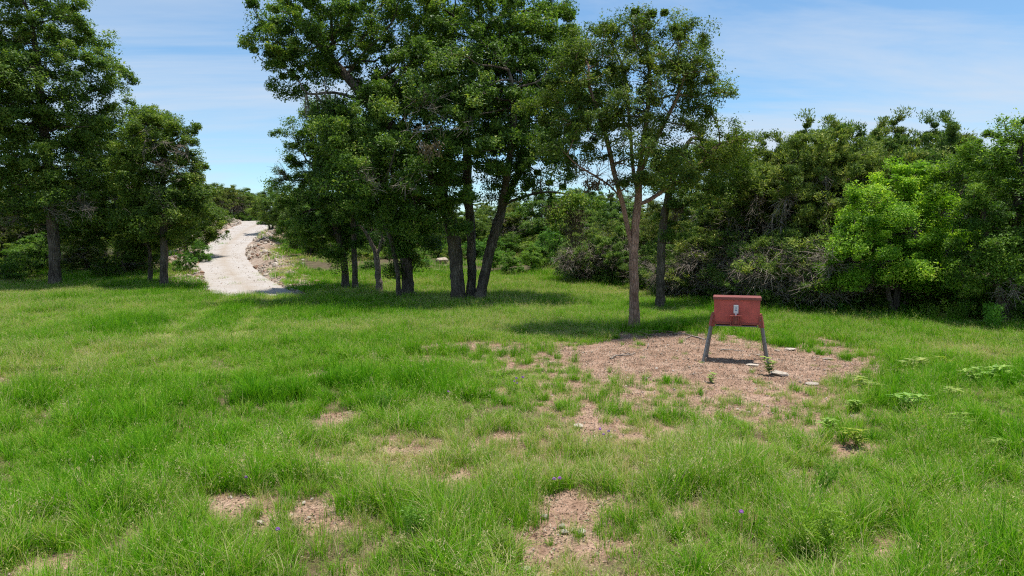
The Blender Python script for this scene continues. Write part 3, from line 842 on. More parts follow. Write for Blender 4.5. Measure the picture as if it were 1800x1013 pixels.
s1 = px_stem([(625, 513), (624, 460), (620, 415), (622, 370), (610, 320, .5), (600, 260, .5)], Y0); s1[0][2] = g[2] - .1
build_tree("oak_tree", "thin straight oak next to the bare forked snag", g, [(s1, .15)],
           px_blobs([(605, 230, 50, 44, 1), (612, 360, 34, 26, 1.5), (650, 260, 40, 44, 1), (590, 400, 30, 26, 1.5)], Y0), 20000, 0.13, 0.08, 'oak', 'oakbark', 41, crad=1.0)
g = G(702, 528); Y0 = g[1]
s1 = px_stem([(702, 528), (700, 480), (694, 440), (684, 410, -.2), (668, 380, -.3)], Y0); s1[0][2] = g[2] - .1
build_tree("oak_tree", "young leaning oak in front of the thick short trunk", g, [(s1, .11)],
           px_blobs([(690, 372, 34, 22, 1), (715, 395, 30, 24, 1), (705, 420, 22, 18, 1)], Y0), 14000, 0.12, 0.075, 'oak', 'oakbark', 43, crad=.9)

# --- forked snag
g = G(666, 518); Y0 = g[1]
rng = np.random.default_rng(5)
P_, par_, rad_ = [], [], []
def chain(pts, r0, r1, prev=-1):
    pl = px_stem(pts, Y0)
    t = np.linspace(0, len(pl) - 1, len(pl) * 4)
    pp = np.stack([np.interp(t, np.arange(len(pl)), pl[:, k]) for k in range(3)], 1)
    pp[1:] += rng.normal(size=pp[1:].shape) * .03
    ids = []
    for k, c in enumerate(pp):
        P_.append(c); par_.append(prev); rad_.append(r0 + (r1 - r0) * k / len(pp)); prev = len(P_) - 1; ids.append(prev)
    return ids
c0 = chain([(667, 519), (666, 490), (664, 465), (663, 447)], .17, .14)
c1 = chain([(660, 440), (651, 425), (643, 408), (634, 395)], .12, .05, c0[-1])
c2 = chain([(667, 438), (670, 425), (671, 410), (673, 402)], .09, .04, c0[-1])
chain([(643, 408), (630, 396, -.3), (622, 398, -.5)], .04, .015, c1[10]); chain([(648, 418), (655, 402, .3), (652, 392, .5)], .03, .012, c1[8])
V, Fq = tubes(np.array(P_), np.array(par_), np.array(rad_), g, rng, 0.5)
root = empty("dead_tree", g, "bare pale snag forked like a Y under the oaks", "dead tree")
mobj("trunk", np_mesh("trunk", V, Fq, M['snag'], True), root)

# --- left edge
g = G(98, 503); Y0 = g[1]
s1 = px_stem([(98, 503), (97, 450), (93, 400), (90, 360), (84, 300), (78, 230), (70, 150), (62, 80), (50, 20)], Y0); s1[0][2] = g[2] - .1
build_tree("oak_tree", "tall dark oak towering at the left edge with a straight trunk", g, [(s1, .29)],
           px_blobs([(50, -10, 70, 60, 0), (85, 60, 65, 42, 0), (150, 120, 55, 42, 0), (60, 140, 80, 50, -1), (10, 80, 50, 60, 0), (185, 145, 20, 26, 0), (20, 210, 70, 50, -1), (110, 215, 80, 42, 0), (150, 180, 40, 30, .5), (50, 290, 80, 46, -1), (140, 290, 60, 40, 0), (30, 360, 60, 36, 0), (-50, 150, 60, 120, 0), (100, 350, 60, 30, -1)], Y0),
           112000, 0.17, 0.112, 'elm', 'oakbark', 51, crad=1.4, spacing=1.25, per=9, step=.45, kill=.55, spread=.38, flat=.85,
           dead=[(at(135, 370, Y0 - 2), np.array((1.2, .5, .8)), 16), (at(20, 380, Y0 - 1.5), np.array((1.2, .5, .6)), 10), (at(50, 120, Y0 - 2), np.array((2, 1, 2)), 14)])
g = G(289, 508); Y0 = g[1]
s1 = px_stem([(289, 508), (289, 450), (287, 400), (288, 350), (285, 300), (292, 250)], Y0); s1[0][2] = g[2] - .1
build_tree("oak_tree", "oak with lichen-grey trunk at the left foot of the gravel road", g, [(s1, .20)],
           px_blobs([(320, 235, 32, 28, 0), (270, 240, 50, 40, 0), (315, 290, 44, 40, 0), (250, 310, 50, 40, 0), (335, 345, 28, 50, 0), (290, 370, 56, 36, -.6), (322, 405, 22, 22, 0), (240, 380, 40, 34, 0)], Y0),
           54000, 0.155, 0.10, 'elm', 'oakbark', 53, crad=1.2, spacing=1.12, per=9, flat=.9,
           dead=[(at(285, 300, Y0 - 2), np.array((1.4, .6, 2)), 26), (at(350, 300, Y0), np.array((.6, .6, .6)), 8)], drape=[(at(292, 380, Y0 - 1.5), (.4, .2, .8), 240)])
g = G(214, 500); g[1] += 4; g[2] = float(ground_z(g[0], g[1])); Y0 = g[1]
s1 = px_stem([(214, 490), (212, 440), (210, 380), (205, 320), (215, 250)], Y0); s1[0][2] = g[2] - .1
build_tree("oak_tree", "broad oak filling the gap between the two left trees", g, [(s1, .22)],
           px_blobs([(225, 215, 50, 36, 0), (180, 270, 60, 50, 0), (235, 290, 50, 50, 0), (200, 350, 66, 44, -1), (160, 400, 60, 36, -1), (240, 400, 50, 40, -1), (140, 340, 50, 40, 0)], Y0),
           48000, 0.17, 0.105, 'elm', 'oakbark', 57, flat=.9, crad=1.25, spacing=1.2, per=9, dead=[(at(215, 330, Y0 - 3), np.array((1.6, .6, 2)), 20)])
g = G(263, 500); Y0 = g[1]
s1 = px_stem([(263, 500), (264, 460), (262, 430), (256, 400)], Y0); s1[0][2] = g[2] - .1
build_tree("oak_tree", "thin young oak with ivy beside the lichen-grey trunk", g, [(s1, .12)], px_blobs([(250, 410, 36, 26, 0), (275, 440, 22, 24, 0), (235, 440, 34, 26, 0)], Y0), 14000, .13, .08, 'elm', 'oakbark', 59, crad=.9)

# --- right side: bright tree and the dark tree at the right edge
g = G(1575, 562); Y0 = g[1] + .6; g = np.array((at(1575, 500, Y0)[0], Y0, float(ground_z(at(1575, 500, Y0)[0], Y0))))
s1 = px_stem([(1575, 560), (1578, 500), (1582, 440), (1590, 380), (1590, 330)], Y0); s1[0][2] = g[2] - .1
s2 = px_stem([(1572, 560), (1560, 500), (1540, 450), (1520, 410)], Y0); s2[0][2] = g[2] - .1
s3 = px_stem([(1580, 560, .2), (1605, 500, .3), (1630, 440, .4), (1645, 390, .4)], Y0); s3[0][2] = g[2] - .1
build_tree("hackberry_tree", "bright yellow-green leafy tree among the dark cedars", g, [(s1, .12), (s2, .09), (s3, .09)],
           px_blobs([(1600, 310, 52, 28, 0), (1560, 350, 60, 34, 0), (1630, 360, 46, 38, 0), (1520, 395, 56, 32, -.3), (1590, 405, 66, 34, -.8), (1650, 430, 40, 44, 0), (1500, 440, 56, 32, -.5), (1570, 460, 66, 32, -1.2), (1490, 480, 44, 24, -.4), (1640, 480, 44, 34, -.5)], Y0),
           62000, 0.105, 0.066, 'lime', 'oakbark', 61, crad=.85, spacing=1.05, per=10, step=.32, kill=.4, spread=.25,
           dead=[(at(1460, 455, Y0 - 1), np.array((.9, .4, .9)), 20)])
g = G(1775, 582); Y0 = g[1] + 1; g = np.array((at(1775, 500, Y0)[0], Y0, float(ground_z(at(1775, 500, Y0)[0], Y0))))
s1 = px_stem([(1775, 570), (1778, 480), (1785, 400), (1790, 320), (1792, 250)], Y0); s1[0][2] = g[2] - .1
s2 = px_stem([(1770, 570), (1750, 490), (1735, 420), (1725, 360)], Y0); s2[0][2] = g[2] - .1
build_tree("oak_tree", "dark green bushy oak at the right edge reaching the ground", g, [(s1, .17), (s2, .13)],
           px_blobs([(1800, 225, 50, 34, 0), (1775, 280, 46, 36, 0), (1840, 300, 60, 90, 0), (1735, 340, 60, 40, 0), (1800, 370, 60, 44, -.6), (1720, 410, 50, 40, 0), (1780, 450, 60, 44, -.8), (1710, 475, 46, 36, 0), (1850, 450, 60, 80, 0), (1690, 300, 36, 30, 1)], Y0),
           66000, 0.10, 0.063, 'shrub', 'oakbark', 67, crad=.9, spacing=1.05, per=10, step=.32, kill=.4, spread=.25, dead=[(at(1790, 500, Y0 - 1), np.array((1, .5, .6)), 14)])

# ------------------------------------------------------------------ prototype junipers, shrubs, background trees (copied into place)
def proto(name, h, w, leaves, L, W, leaf, bark, seed, kind='leaf', multi=1, low=0.25, dead=0, r=.12, spacing=1.0, crad=.8, step=.3, flat=.6, top_sparse=False, spread=.22, lay=None):
    rng = np.random.default_rng(seed)
    stems = []
    for k in range(multi):
        a = rng.uniform(0, 6.28); lean = (.18 if multi > 1 else .05) * w
        x, y = math.cos(a) * lean, math.sin(a) * lean
        stems.append((np.array([(x * .12, y * .12, -.1), (x * .5 + rng.normal() * .1, y * .5, h * .22), (x + rng.normal() * .15, y, h * .5), (x * 1.3 + rng.normal() * .2, y * 1.3, h * .78)]), r * rng.uniform(.8, 1.1)))
    bl = []
    nb = 9
    for k in range(nb):
        f = low + (1 - low) * (k + .5) / nb
        prof = math.sin(min(1, (f - low) / (1 - low) * .8 + .22) * math.pi) ** .7
        a = k * 2.4 + rng.uniform(0, .8); rr = w * .5 * prof
        bl.append((np.array((math.cos(a) * rr * .55, math.sin(a) * rr * .55, h * f)), np.array((rr * .62, rr * .62, h * (1 - low) / nb * 1.5)), 1.0))
    dd = None
    if dead: dd = [(np.array((0, 0, h * .42)), np.array((w * .52, w * .52, h * .30)), dead)]
    root = build_tree(name, "x", (0, 0, 0), stems, bl, leaves, L, W, leaf, bark, seed, spacing=spacing, per=9, crad=crad, step=step, kill=step * 1.25, spread=spread, dead=dd, kind=kind, flat=flat, flare=.3, dead_shell=True)
    return root
PR = {}
PR['j0'] = proto("cedar_tree", 8.0, 6.0, 46000, .16, .062, 'juniper', 'junbark', 101, 'juniper', 3, .46, 200, .13, 1.1, .8, spread=.19)
PR['j1'] = proto("cedar_tree", 7.0, 5.0, 36000, .16, .062, 'juniper', 'junbark', 103, 'juniper', 4, .36, 200, .10, 1.05, .8, spread=.19)
PR['j2'] = proto("cedar_tree", 4.5, 4.2, 26000, .16, .062, 'juniper', 'junbark', 107, 'juniper', 4, .10, 210, .07, .95, .7, spread=.19)
PR['d0'] = proto("dead_brush", 3.6, 4.2, 6000, .16, .062, 'juniper', 'junbark', 105, 'juniper', 5, .2, 420, .06, .95, .7, spread=.2)
PR['s0'] = proto("shrub", 2.6, 2.8, 13000, .10, .062, 'shrub', 'junbark', 109, 'leaf', 4, .05, 10, .035, .75, .6, .22, spread=.17)
PR['s1'] = proto("shrub", 1.8, 2.4, 9000, .095, .058, 'shrub', 'junbark', 113, 'leaf', 5, .02, 0, .03, .7, .55, .22, spread=.17)
PR['l0'] = proto("sapling", 3.6, 2.8, 13000, .11, .068, 'fennel', 'junbark', 127, 'leaf', 2, .22, 0, .045, .8, .6, .25, spread=.18)
PR['o0'] = proto("oak_tree", 8.0, 7.5, 34000, .17, .105, 'oak', 'oakbark', 131, 'leaf', 2, .25, 10, .16, 1.4, 1.1, .42, spread=.30)
PR['o1'] = proto("oak_tree", 7.0, 6.5, 30000, .17, .105, 'elm', 'oakbark', 137, 'leaf', 2, .22, 14, .14, 1.35, 1.05, .42, spread=.30)
HT = {'d0': 3.7, 'j0': 8.4, 'j1': 7.4, 'j2': 4.8, 's0': 2.8, 's1': 1.95, 'l0': 3.8, 'o0': 8.5, 'o1': 7.5}
USED = set()
def put(kind, px, Yd, top, label, group=None, sx=1.0, cat=None, rz=None, name=None):
    """stand a prototype at photo column px and distance Yd, its top at photo row top"""
    p_ = at(px, 450, Yd); gz = float(ground_z(p_[0], Yd))
    h = at(px, top, Yd)[2] - gz
    s = h / HT[kind]
    rz = random.uniform(0, 6.28) if rz is None else rz
    loc = (p_[0], Yd, gz - .03)
    cat = cat or {'d': "brush", 'j': "cedar tree", 's': "shrub", 'l': "tree", 'o': "tree"}[kind[0]]
    if kind not in USED:
        USED.add(kind); r = PR[kind]
        r.location = tuple(float(c) for c in loc); r.rotation_euler = (0, 0, rz); r.scale = (s * sx, s * sx, s)
        tag(r, label, cat, group)
    else:
        r = copy_tree(PR[kind], loc, rz, (s * sx, s * sx, s), label, group, cat)
        if group is None and "group" in r: del r["group"]
    if name: r.name = name
    return r
# right-hand cedar wall
GW = "cedars walling the right side of the clearing"
put('j0', 1428, 30.5, 200, "tallest cedar with open twiggy crown behind the red feeder", GW)
put('j0', 1335, 33, 235, "cedar rising just right of the slender elm's crown", GW)
put('j1', 1515, 31.5, 198, "tall cedar left of the bright tree, top against the sky", GW)
put('j0', 1625, 31, 200, "tall cedar directly behind the bright yellow-green tree", GW)
put('j1', 1680, 32, 255, "cedar between the bright tree and the right-edge oak", GW)
put('j1', 1270, 33, 335, "twiggy grey-green cedar behind the vine-clad trunk", GW)
put('j2', 1040, 43.5, 395, "grey twiggy cedar bush left of the slender elm trunk", GW, 1.25)
put('j2', 1095, 41, 390, "cedar bush half hidden behind the slender elm trunk", GW, 1.1)
put('j1', 1060, 49, 350, "hazy cedar above the grey twiggy bush", GW)
put('j2', 1212, 34.5, 400, "dense dark cedar bush between vine-clad trunk and red feeder", GW, 1.2)
put('j2', 1290, 31.0, 420, "low dark cedar right behind the red feeder", GW, 1.2)
put('j2', 1375, 28.6, 395, "bushy cedar to the right of the red feeder", GW, 1.15)
put('j2', 1440, 27.8, 440, "low twiggy cedar in front of the tallest cedar", GW, 1.2)
put('j1', 1160, 41, 345, "cedar seen between the two elm trunks", GW)
put('j1', 1395, 34, 300, "cedar deep in the thicket left of the tallest cedar", GW)
put('j2', 1660, 27.5, 470, "low dark cedar under the right-edge oak", GW, 1.3)
put('j2', 1560, 29, 470, "dark low cedar under the bright yellow-green tree", GW, 1.3)
put('j1', 1470, 33, 205, "cedar closing the crown line left of the bright tree", GW, 1.2)
put('j0', 1570, 33, 200, "cedar closing the crown line behind the bright tree", GW, 1.15)
put('j1', 1380, 34, 222, "cedar closing the crown line above the feeder", GW, 1.2)
put('j1', 1740, 30, 300, "cedar behind the right-edge oak", GW)
GD = "grey bare brush between the cedars"
for px, Yd, top, lab in ((1035, 42, 405, "grey bare twiggy brush left of the slender elm trunk"), (1065, 44, 385, "taller grey brush just left of the slender elm trunk"), (1205, 33.6, 430, "grey bare brush right of the vine-clad trunk"), (1250, 33, 395, "tall grey-brown brush left above the feeder"), (1350, 29.6, 400, "grey bare brush right above the feeder"), (1415, 28.2, 380, "pale bare branches left of the bright tree"), (1450, 27.6, 425, "pale twigs against the left side of the bright tree"), (1310, 32, 375, "high grey twigs above the feeder")):
    put('d0', px, Yd, top, lab, GD, 1.15)
# shrubs along that edge
GS = "shrubs along the edge of the clearing"
put('s1', 1095, 40.5, 478, "small bright shrub at the foot of cedars left of the elm trunk", GS)
put('l0', 935, 46.5, 425, "dark green rounded shrub right of the two saplings", GS)
put('s0', 965, 50, 395, "darker tall shrub behind the rounded shrub", GS)
put('s1', 985, 44, 470, "low olive shrub beside the grey twiggy cedar bush", GS)
put('s1', 1490, 27.0, 505, "low shrub under the left side of the bright tree", GS)
put('s1', 1715, 25.6, 520, "low shrub at the foot of the right-edge oak", GS, 1.3)
put('s1', 1790, 23.4, 520, "leafy shrub in the far right corner of the meadow", GS, 1.2)
put('s1', 1340, 29.8, 488, "low shrub peeking out right behind the red feeder", GS)
put('s0', 1230, 33, 470, "small dark shrub left behind the red feeder", GS)
for k_, px, Yd, top, lab in (('s1', 1440, 27.2, 512, "low brush right of the feeder at the cedar edge"), ('s0', 1530, 26.6, 492, "dark brush below the bright tree's left half"), ('s1', 1600, 26.3, 512, "low brush below the middle of the bright tree"), ('s0', 1650, 25.8, 488, "dark brush below the bright tree's right half"),
                             ('s0', 1745, 24.6, 478, "dense brush filling the foot of the right-edge oak"), ('s0', 1810, 23.2, 470, "dense brush cut by the right picture edge"), ('j2', 1700, 26.2, 455, "dark cedar scrub left of the right-edge oak's foot"), ('j2', 1480, 28, 462, "dark cedar scrub under the bright tree's left branches"), ('j2', 1610, 28, 450, "dark cedar scrub behind the bright tree's stems"), ('j2', 1150, 37.5, 425, "cedar scrub right behind the vine-clad trunk"), ('j2', 1250, 33, 440, "cedar scrub just left of the feeder top")):
    put(k_, px, Yd, top, lab, GS if k_[0] == 's' else GW, 1.25)
put('l0', 897, 45.0, 437, "pale green sapling with a thin dark trunk right of the oak", "saplings behind the oak", .95)
put('l0', 915, 45.6, 462, "shorter sapling beside the pale green one", "saplings behind the oak")
put('l0', 868, 47, 425, "sapling seen just past the oak's leaning right trunk", "saplings behind the oak")
# left understory
GL = "dark undergrowth beneath the left trees"
put('s0', 35, 43.5, 440, "dense shrub at the far left under the tall oak", GL, 1.2)
put('s1', 12, 41.5, 458, "bright low shrub at the left picture edge", GL)
put('j2', 150, 47, 400, "dark cedar bush between the left trunks", GL, 1.3)
put('j2', 235, 46, 420, "dark cedar bush behind the thin young oak", GL, 1.2)
put('s0', 70, 47, 405, "dark shrub right behind the tall oak's trunk", GL, 1.3)
put('s0', 190, 44, 448, "shrub in deep shade left of the thin young oak", GL, 1.2)
put('j1', 20, 52, 330, "cedar in the shade behind the tall left oak", GL, 1.2)
put('j1', 120, 54, 340, "cedar deep behind the left trunks", GL, 1.3)
put('o1', 330, 55, 300, "oak standing on the left bank of the road", "oaks along the road")
put('s0', 325, 44.5, 440, "shrub at the left foot of the road", "shrubs beside the road")
put('s1', 350, 52, 425, "low shrub on the left road bank", "shrubs beside the road")
# crest of the hill
GC = "weathered cedars on the crest where the road ends"
for px, Yd, top, sx in ((345, 94, 322, 1.2), (378, 99, 318, 1.3), (408, 101, 322, 1.2), (432, 104, 330, 1.2), (455, 101, 342, 1.2), (315, 90, 318, 1.2), (395, 112, 325, 1.4), (440, 116, 328, 1.5)):
    put('j0' if px % 2 else 'j1', px, Yd, top, "weathered grey-green cedar on the crest at the end of the road", GC, sx)
GR = "oaks on the right road bank"
put('o1', 478, 78, 325, "pale leafed oak on the right of the road crest", GR)
put('o0', 515, 66, 318, "rounded oak halfway up the right road bank", GR)
put('o1', 545, 56, 372, "low oak above the rubble on the right road bank", GR)
put('s0', 500, 57, 432, "shrub on the rubble right of the road", "shrubs beside the road", 1.2)
put('s1', 525, 48, 462, "round shrub low on the right road bank", "shrubs beside the road", 1.2)
put('s1', 470, 64, 425, "small shrub right at the road edge uphill", "shrubs beside the road", 1.2)
# behind the oak, up the slope
GB = "trees on the slope behind the clearing"
for k_, px, Yd, top, lab in (
    ('o0', 590, 62, 330, "oak up the slope behind the bare forked snag"), ('o1', 640, 66, 330, "hazy oak high on the slope left of the big oak"), ('j1', 690, 60, 360, "cedar on the slope behind the thick short trunk"),
    ('o0', 740, 72, 335, "oak far up the slope behind the big oak's left limbs"), ('j1', 800, 66, 360, "cedar on the slope straight behind the three trunks"), ('o1', 560, 74, 315, "pale oak beyond the leafy road-side oak"),
    ('o1', 830, 60, 362, "mid-green oak seen between the big oak's stems"), ('o0', 870, 64, 356, "mid-green oak right behind the leaning third stem"), ('j0', 850, 84, 352, "distant cedar seen through the fork of the big oak"), ('o0', 900, 84, 345, "distant round oak right of the big oak's trunks"), ('o1', 955, 60, 326, "oak on the slope above the rounded shrub"), ('j1', 905, 62, 352, "cedar on the slope above the saplings"), ('o0', 1000, 66, 322, "oak far behind the hanging brown foliage"),
    ('j1', 1000, 56, 360, "cedar uphill of the grey twiggy bush"), ('j0', 1045, 62, 328, "bare-stemmed cedar far left of the slender elm"), ('o0', 1100, 60, 330, "oak far behind the fork of the slender elm"), ('j1', 1150, 56, 345, "distant cedar between the two elm trunks"),
    ('o0', 1210, 52, 325, "oak behind the vine-clad trunk's crown"), ('j1', 1290, 46, 290, "cedar filling the gap right of the elms"), ('o0', 1360, 44, 270, "oak deep in the wood behind the feeder"), ('o1', 1460, 44, 250, "oak showing behind the tallest cedar"),
    ('o0', 1570, 44, 245, "oak showing behind the bright tree's left half"), ('o1', 1660, 42, 250, "oak showing behind the bright tree's right half"), ('o0', 1750, 42, 240, "oak showing behind the right-edge oak"), ('o1', 250, 62, 330, "oak uphill behind the lichen-grey trunk"),
    ('o0', 180, 64, 310, "oak uphill between the left trees"), ('o1', 90, 62, 290, "oak in the shade behind the tall left trunk"), ('o0', 0, 60, 280, "shaded oak behind the left picture edge"), ('j0', 290, 74, 330, "cedar uphill on the left of the road")):
    put(k_, px, Yd, top, lab, GB, 1.15)
for px, Yd, top in ((320, 86, 385), (350, 90, 378), (375, 95, 375), (400, 99, 372), (425, 101, 374), (448, 99, 376), (470, 92, 378), (490, 86, 382), (385, 106, 366), (440, 108, 366), (415, 110, 366)):
    put('s0', px, Yd, top, "low brush under the weathered cedars on the crest", "brush on the crest", 1.9)
for px, Yd, top in ((770, 56, 428), (800, 54, 432), (835, 55, 425), (865, 57, 418), (790, 70, 400), (840, 74, 396), (900, 58, 412), (950, 54, 418), (880, 66, 415), (850, 70, 410), (820, 62, 425), (930, 64, 408), (975, 58, 415), (1010, 52, 425)):
    put('s1', px, Yd, top, "scrubby bush on the grassy slope behind the oak and saplings", "bushes on the slope", 1.6)
for px, Yd, top in ((520, 60, 415), (565, 58, 410), (615, 60, 405), (665, 62, 402), (715, 64, 402), (765, 66, 402), (640, 54, 428), (730, 54, 432), (30, 55, 400), (100, 56, 398), (170, 57, 396), (240, 58, 394), (290, 60, 392), (0, 50, 420), (130, 50, 422), (210, 51, 420), (560, 46, 470), (650, 47, 455), (740, 49, 450), (600, 52, 440), (690, 55, 430), (780, 58, 425)):
    put('s0' if px % 4 else 's1', px, Yd, top, "shaded undergrowth shrub on the slope left of the big oak" if px > 400 else "shaded undergrowth shrub deep behind the left trees", "undergrowth on the slope" if px > 400 else "undergrowth behind the left trees", 1.6)

# ------------------------------------------------------------------ grass
def blade_mesh(name, n, rad, hmin, hmax, width, lean, seed, tint0=.5, tsd=.15, seed_heads=0, flat=1.0, segs=3):
    rng = np.random.default_rng(seed)
    V, T, Fq = [], [], []
    a = rng.uniform(0, 2 * np.pi, n); r = rad * np.sqrt(rng.random(n))
    bx_, by_ = np.cos(a) * r, np.sin(a) * r
    h = rng.uniform(hmin, hmax, n) * (1 - .35 * (r / rad) ** 2)
    da = a + rng.normal(size=n) * .9
    ln = lean * rng.uniform(.25, 1.5, n) * (0.35 + .65 * r / rad)
    wd = width * rng.uniform(.6, 1.3, n)
    wa = da + np.pi / 2 + rng.normal(size=n) * .5
    t0 = np.clip(tint0 + rng.normal(size=n) * tsd, 0, 1)
    dry = rng.random(n) < .16
    t0 = np.where(dry, rng.uniform(-.45, -.15, n) + tint0, t0)
    ts = np.linspace(0, 1, segs + 1)
    off = 0
    for k in range(segs + 1):
        f = ts[k]
        x = bx_ + np.cos(da) * h * ln * f ** 2; y = by_ + np.sin(da) * h * ln * f ** 2
        z = h * flat * (f - .42 * np.clip(ln, 0, 1.3) * f ** 2.3) - .015 * (k == 0)
        ww = wd * (1 - f ** 1.7) + .0006
        V.append(np.stack([np.stack([x - np.cos(wa) * ww / 2, y - np.sin(wa) * ww / 2, z], 1), np.stack([x + np.cos(wa) * ww / 2, y + np.sin(wa) * ww / 2, z], 1)], 1))
        T.append(np.repeat((t0 - .22 * (f - .45))[:, None], 2, 1))
    V = np.stack(V, 1); T = np.stack(T, 1)                        # n, segs+1, 2
    idx = np.arange(n * (segs + 1) * 2).reshape(n, segs + 1, 2)
    Fq = np.stack([idx[:, :-1, 0], idx[:, :-1, 1], idx[:, 1:, 1], idx[:, 1:, 0]], -1).reshape(-1, 4)
    V = V.reshape(-1, 3); T = T.reshape(-1)
    if seed_heads:
        tipc = V.reshape(n, segs + 1, 2, 3)[:, -1].mean(1)
        pick = rng.choice(n, seed_heads, replace=False)
        C = np.repeat(tipc[pick], 7, 0) + rng.normal(size=(seed_heads * 7, 3)) * np.array((.012, .012, .03))
        LV, LF = leaf_cards(C, rng.normal(size=C.shape), rng.uniform(.018, .04, len(C)), rng.uniform(.005, .009, len(C)), rng, np.tile((0, 0, 1.), (len(C), 1)))
        Fq = np.concatenate([Fq, LF + len(V)]); V = np.concatenate([V, LV]); T = np.concatenate([T, np.repeat(rng.uniform(-.05, .15, len(C)), 4)])
    return np_mesh(name, V, Fq, M['grass'], False, T)
variants = []
for k in range(5): variants.append(blade_mesh("tuft", 60, .10, .18, .48, .0070, .8, 200 + k, .56, .2))                 # 0-4 bunch
for k in range(4): variants.append(blade_mesh("sward", 60, .17, .08, .25, .0062, .8, 220 + k, .5, .2))                    # 5-8 short sward
for k in range(3): variants.append(blade_mesh("seeding_tuft", 40, .13, .26, .62, .0052, .6, 240 + k, .40, .2, 10))   # 9-11 with pale heads
for k in range(3): variants.append(blade_mesh("straw", 42, .18, .05, .15, .0045, 1.5, 260 + k, .10, .08))             # 12-14 dry thatch
for k in range(4): variants.append(blade_mesh("meadow_patch", 100, .34, .14, .40, .0120, .7, 280 + k, .5, .2, 9, segs=2))  # 15-18 far
def field(n, y0, y1, side=0.83, rng=RNG):
    out_ = []
    while len(out_) < n:
        yy = math.sqrt(rng.uniform(y0 * y0, y1 * y1)); hw = side * yy + 1.5
        out_.append((rng.uniform(-hw, hw), yy))
    return np.array(out_)
PT, ROT, SCL, VID, TIN = [], [], [], [], []
for n, y0, y1, mode in ((10500, 4.2, 10, 0), (15500, 10, 18, 0), (18500, 18, 30, 1), (17500, 30, 47, 2), (5000, 47, 85, 3)):
    xy = field(n, y0, y1)
    x, y = xy[:, 0], xy[:, 1]
    bare = bare_at(x, y); bey = beyond(x, y); rd = road_d(x, y)
    big = fbm(x * .55, y * .55, 41); mid = fbm(x * 1.9, y * 1.9, 43); wide = fbm(x * .16, y * .22, 47)
    dens = np.clip(1.0 - bare * 1.02, 0, 1)
    track = np.minimum(np.abs(x + 14.6 - (36 - y) * .268), np.abs(x + 12.5 - (36 - y) * .265))
    dens *= np.where((bey > 0.4), .38 + .35 * smooth(.1, .5, wide), 1)
    onr = (rd < .25); fr = 1 - smooth(34.2, 37.6, y + 1.1 * fbm(x * 1.4, y * 1.4, 91)); dens[onr] *= (fr * .8)[onr]; dens[onr & (np.abs(x - road_x(y)) < .45) & (y < 44)] += .12
    dens[(rd < 2.0) & (y > 36)] *= .3
    fine = fbm(x * 3.1, y * 3.1, 53)
    gap = np.clip(.84 + .8 * mid + .7 * fine, .10, 1) if mode == 0 else np.clip(.88 + .6 * mid, .3, 1)
    keep = RNG.random(n) < np.clip(dens, .015, 1) * gap
    x, y, bare, bey, big, mid, wide, track = (a_[keep] for a_ in (x, y, bare, bey, big, mid, wide, track))
    n = len(x)
    u_ = RNG.random(n)
    if mode == 0:
        tall = smooth(-.35, .55, mid + .35 * big) * (1 - .8 * bare)
        vid = np.where(u_ < .12 + .55 * tall, RNG.integers(0, 5, n), np.where(u_ < .74, RNG.integers(5, 9, n), np.where(u_ < .87, RNG.integers(9, 12, n), RNG.integers(12, 15, n))))
        s = RNG.uniform(.7, 1.2, n) * (.72 + .5 * tall) * (1 - .35 * bare)
    elif mode == 1:
        tall = smooth(-.25, .45, mid + .35 * big)
        vid = np.where(u_ < .16 + .3 * tall, RNG.integers(0, 5, n), np.where(u_ < .74, RNG.integers(15, 19, n), np.where(u_ < .90, RNG.integers(9, 12, n), RNG.integers(5, 9, n))))
        vid = np.where((bare > .2) & (vid >= 15), RNG.integers(5, 9, n), vid)
        s = RNG.uniform(.75, 1.2, n) * (.75 + .35 * tall) * (1 - .35 * bare)
    else:
        vid = RNG.integers(15, 19, n); s = RNG.uniform(.9, 1.45, n) * (1.0 if mode == 2 else 1.5)
    zsc = s * (1 - .55 * smooth(0, 1, 1 - track / .5) * (y > 20)) * np.clip(1 + .5 * big, .6, 1.4)
    sc = np.stack([s, s, zsc], 1)
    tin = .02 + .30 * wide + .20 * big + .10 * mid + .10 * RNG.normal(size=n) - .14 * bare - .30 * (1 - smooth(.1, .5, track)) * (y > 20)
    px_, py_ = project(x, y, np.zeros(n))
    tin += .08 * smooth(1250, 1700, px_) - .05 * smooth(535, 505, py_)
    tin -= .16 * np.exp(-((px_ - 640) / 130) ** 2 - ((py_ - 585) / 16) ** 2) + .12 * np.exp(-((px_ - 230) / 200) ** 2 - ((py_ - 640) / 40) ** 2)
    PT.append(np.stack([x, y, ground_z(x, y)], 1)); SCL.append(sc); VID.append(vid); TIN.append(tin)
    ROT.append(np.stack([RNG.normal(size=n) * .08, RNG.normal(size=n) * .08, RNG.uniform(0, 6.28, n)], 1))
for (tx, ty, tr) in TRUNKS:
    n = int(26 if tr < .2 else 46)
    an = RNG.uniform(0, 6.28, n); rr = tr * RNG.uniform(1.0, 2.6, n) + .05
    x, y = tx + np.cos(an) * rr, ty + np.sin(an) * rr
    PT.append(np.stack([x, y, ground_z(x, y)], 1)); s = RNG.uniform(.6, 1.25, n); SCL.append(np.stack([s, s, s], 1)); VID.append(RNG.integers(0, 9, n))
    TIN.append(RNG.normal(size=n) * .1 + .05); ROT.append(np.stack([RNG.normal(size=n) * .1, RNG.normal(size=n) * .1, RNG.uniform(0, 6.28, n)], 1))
scatter("grass", variants, np.concatenate(PT), np.concatenate(ROT), np.concatenate(SCL), np.concatenate(VID), np.concatenate(TIN), "long green meadow grass covering the clearing", "grass")

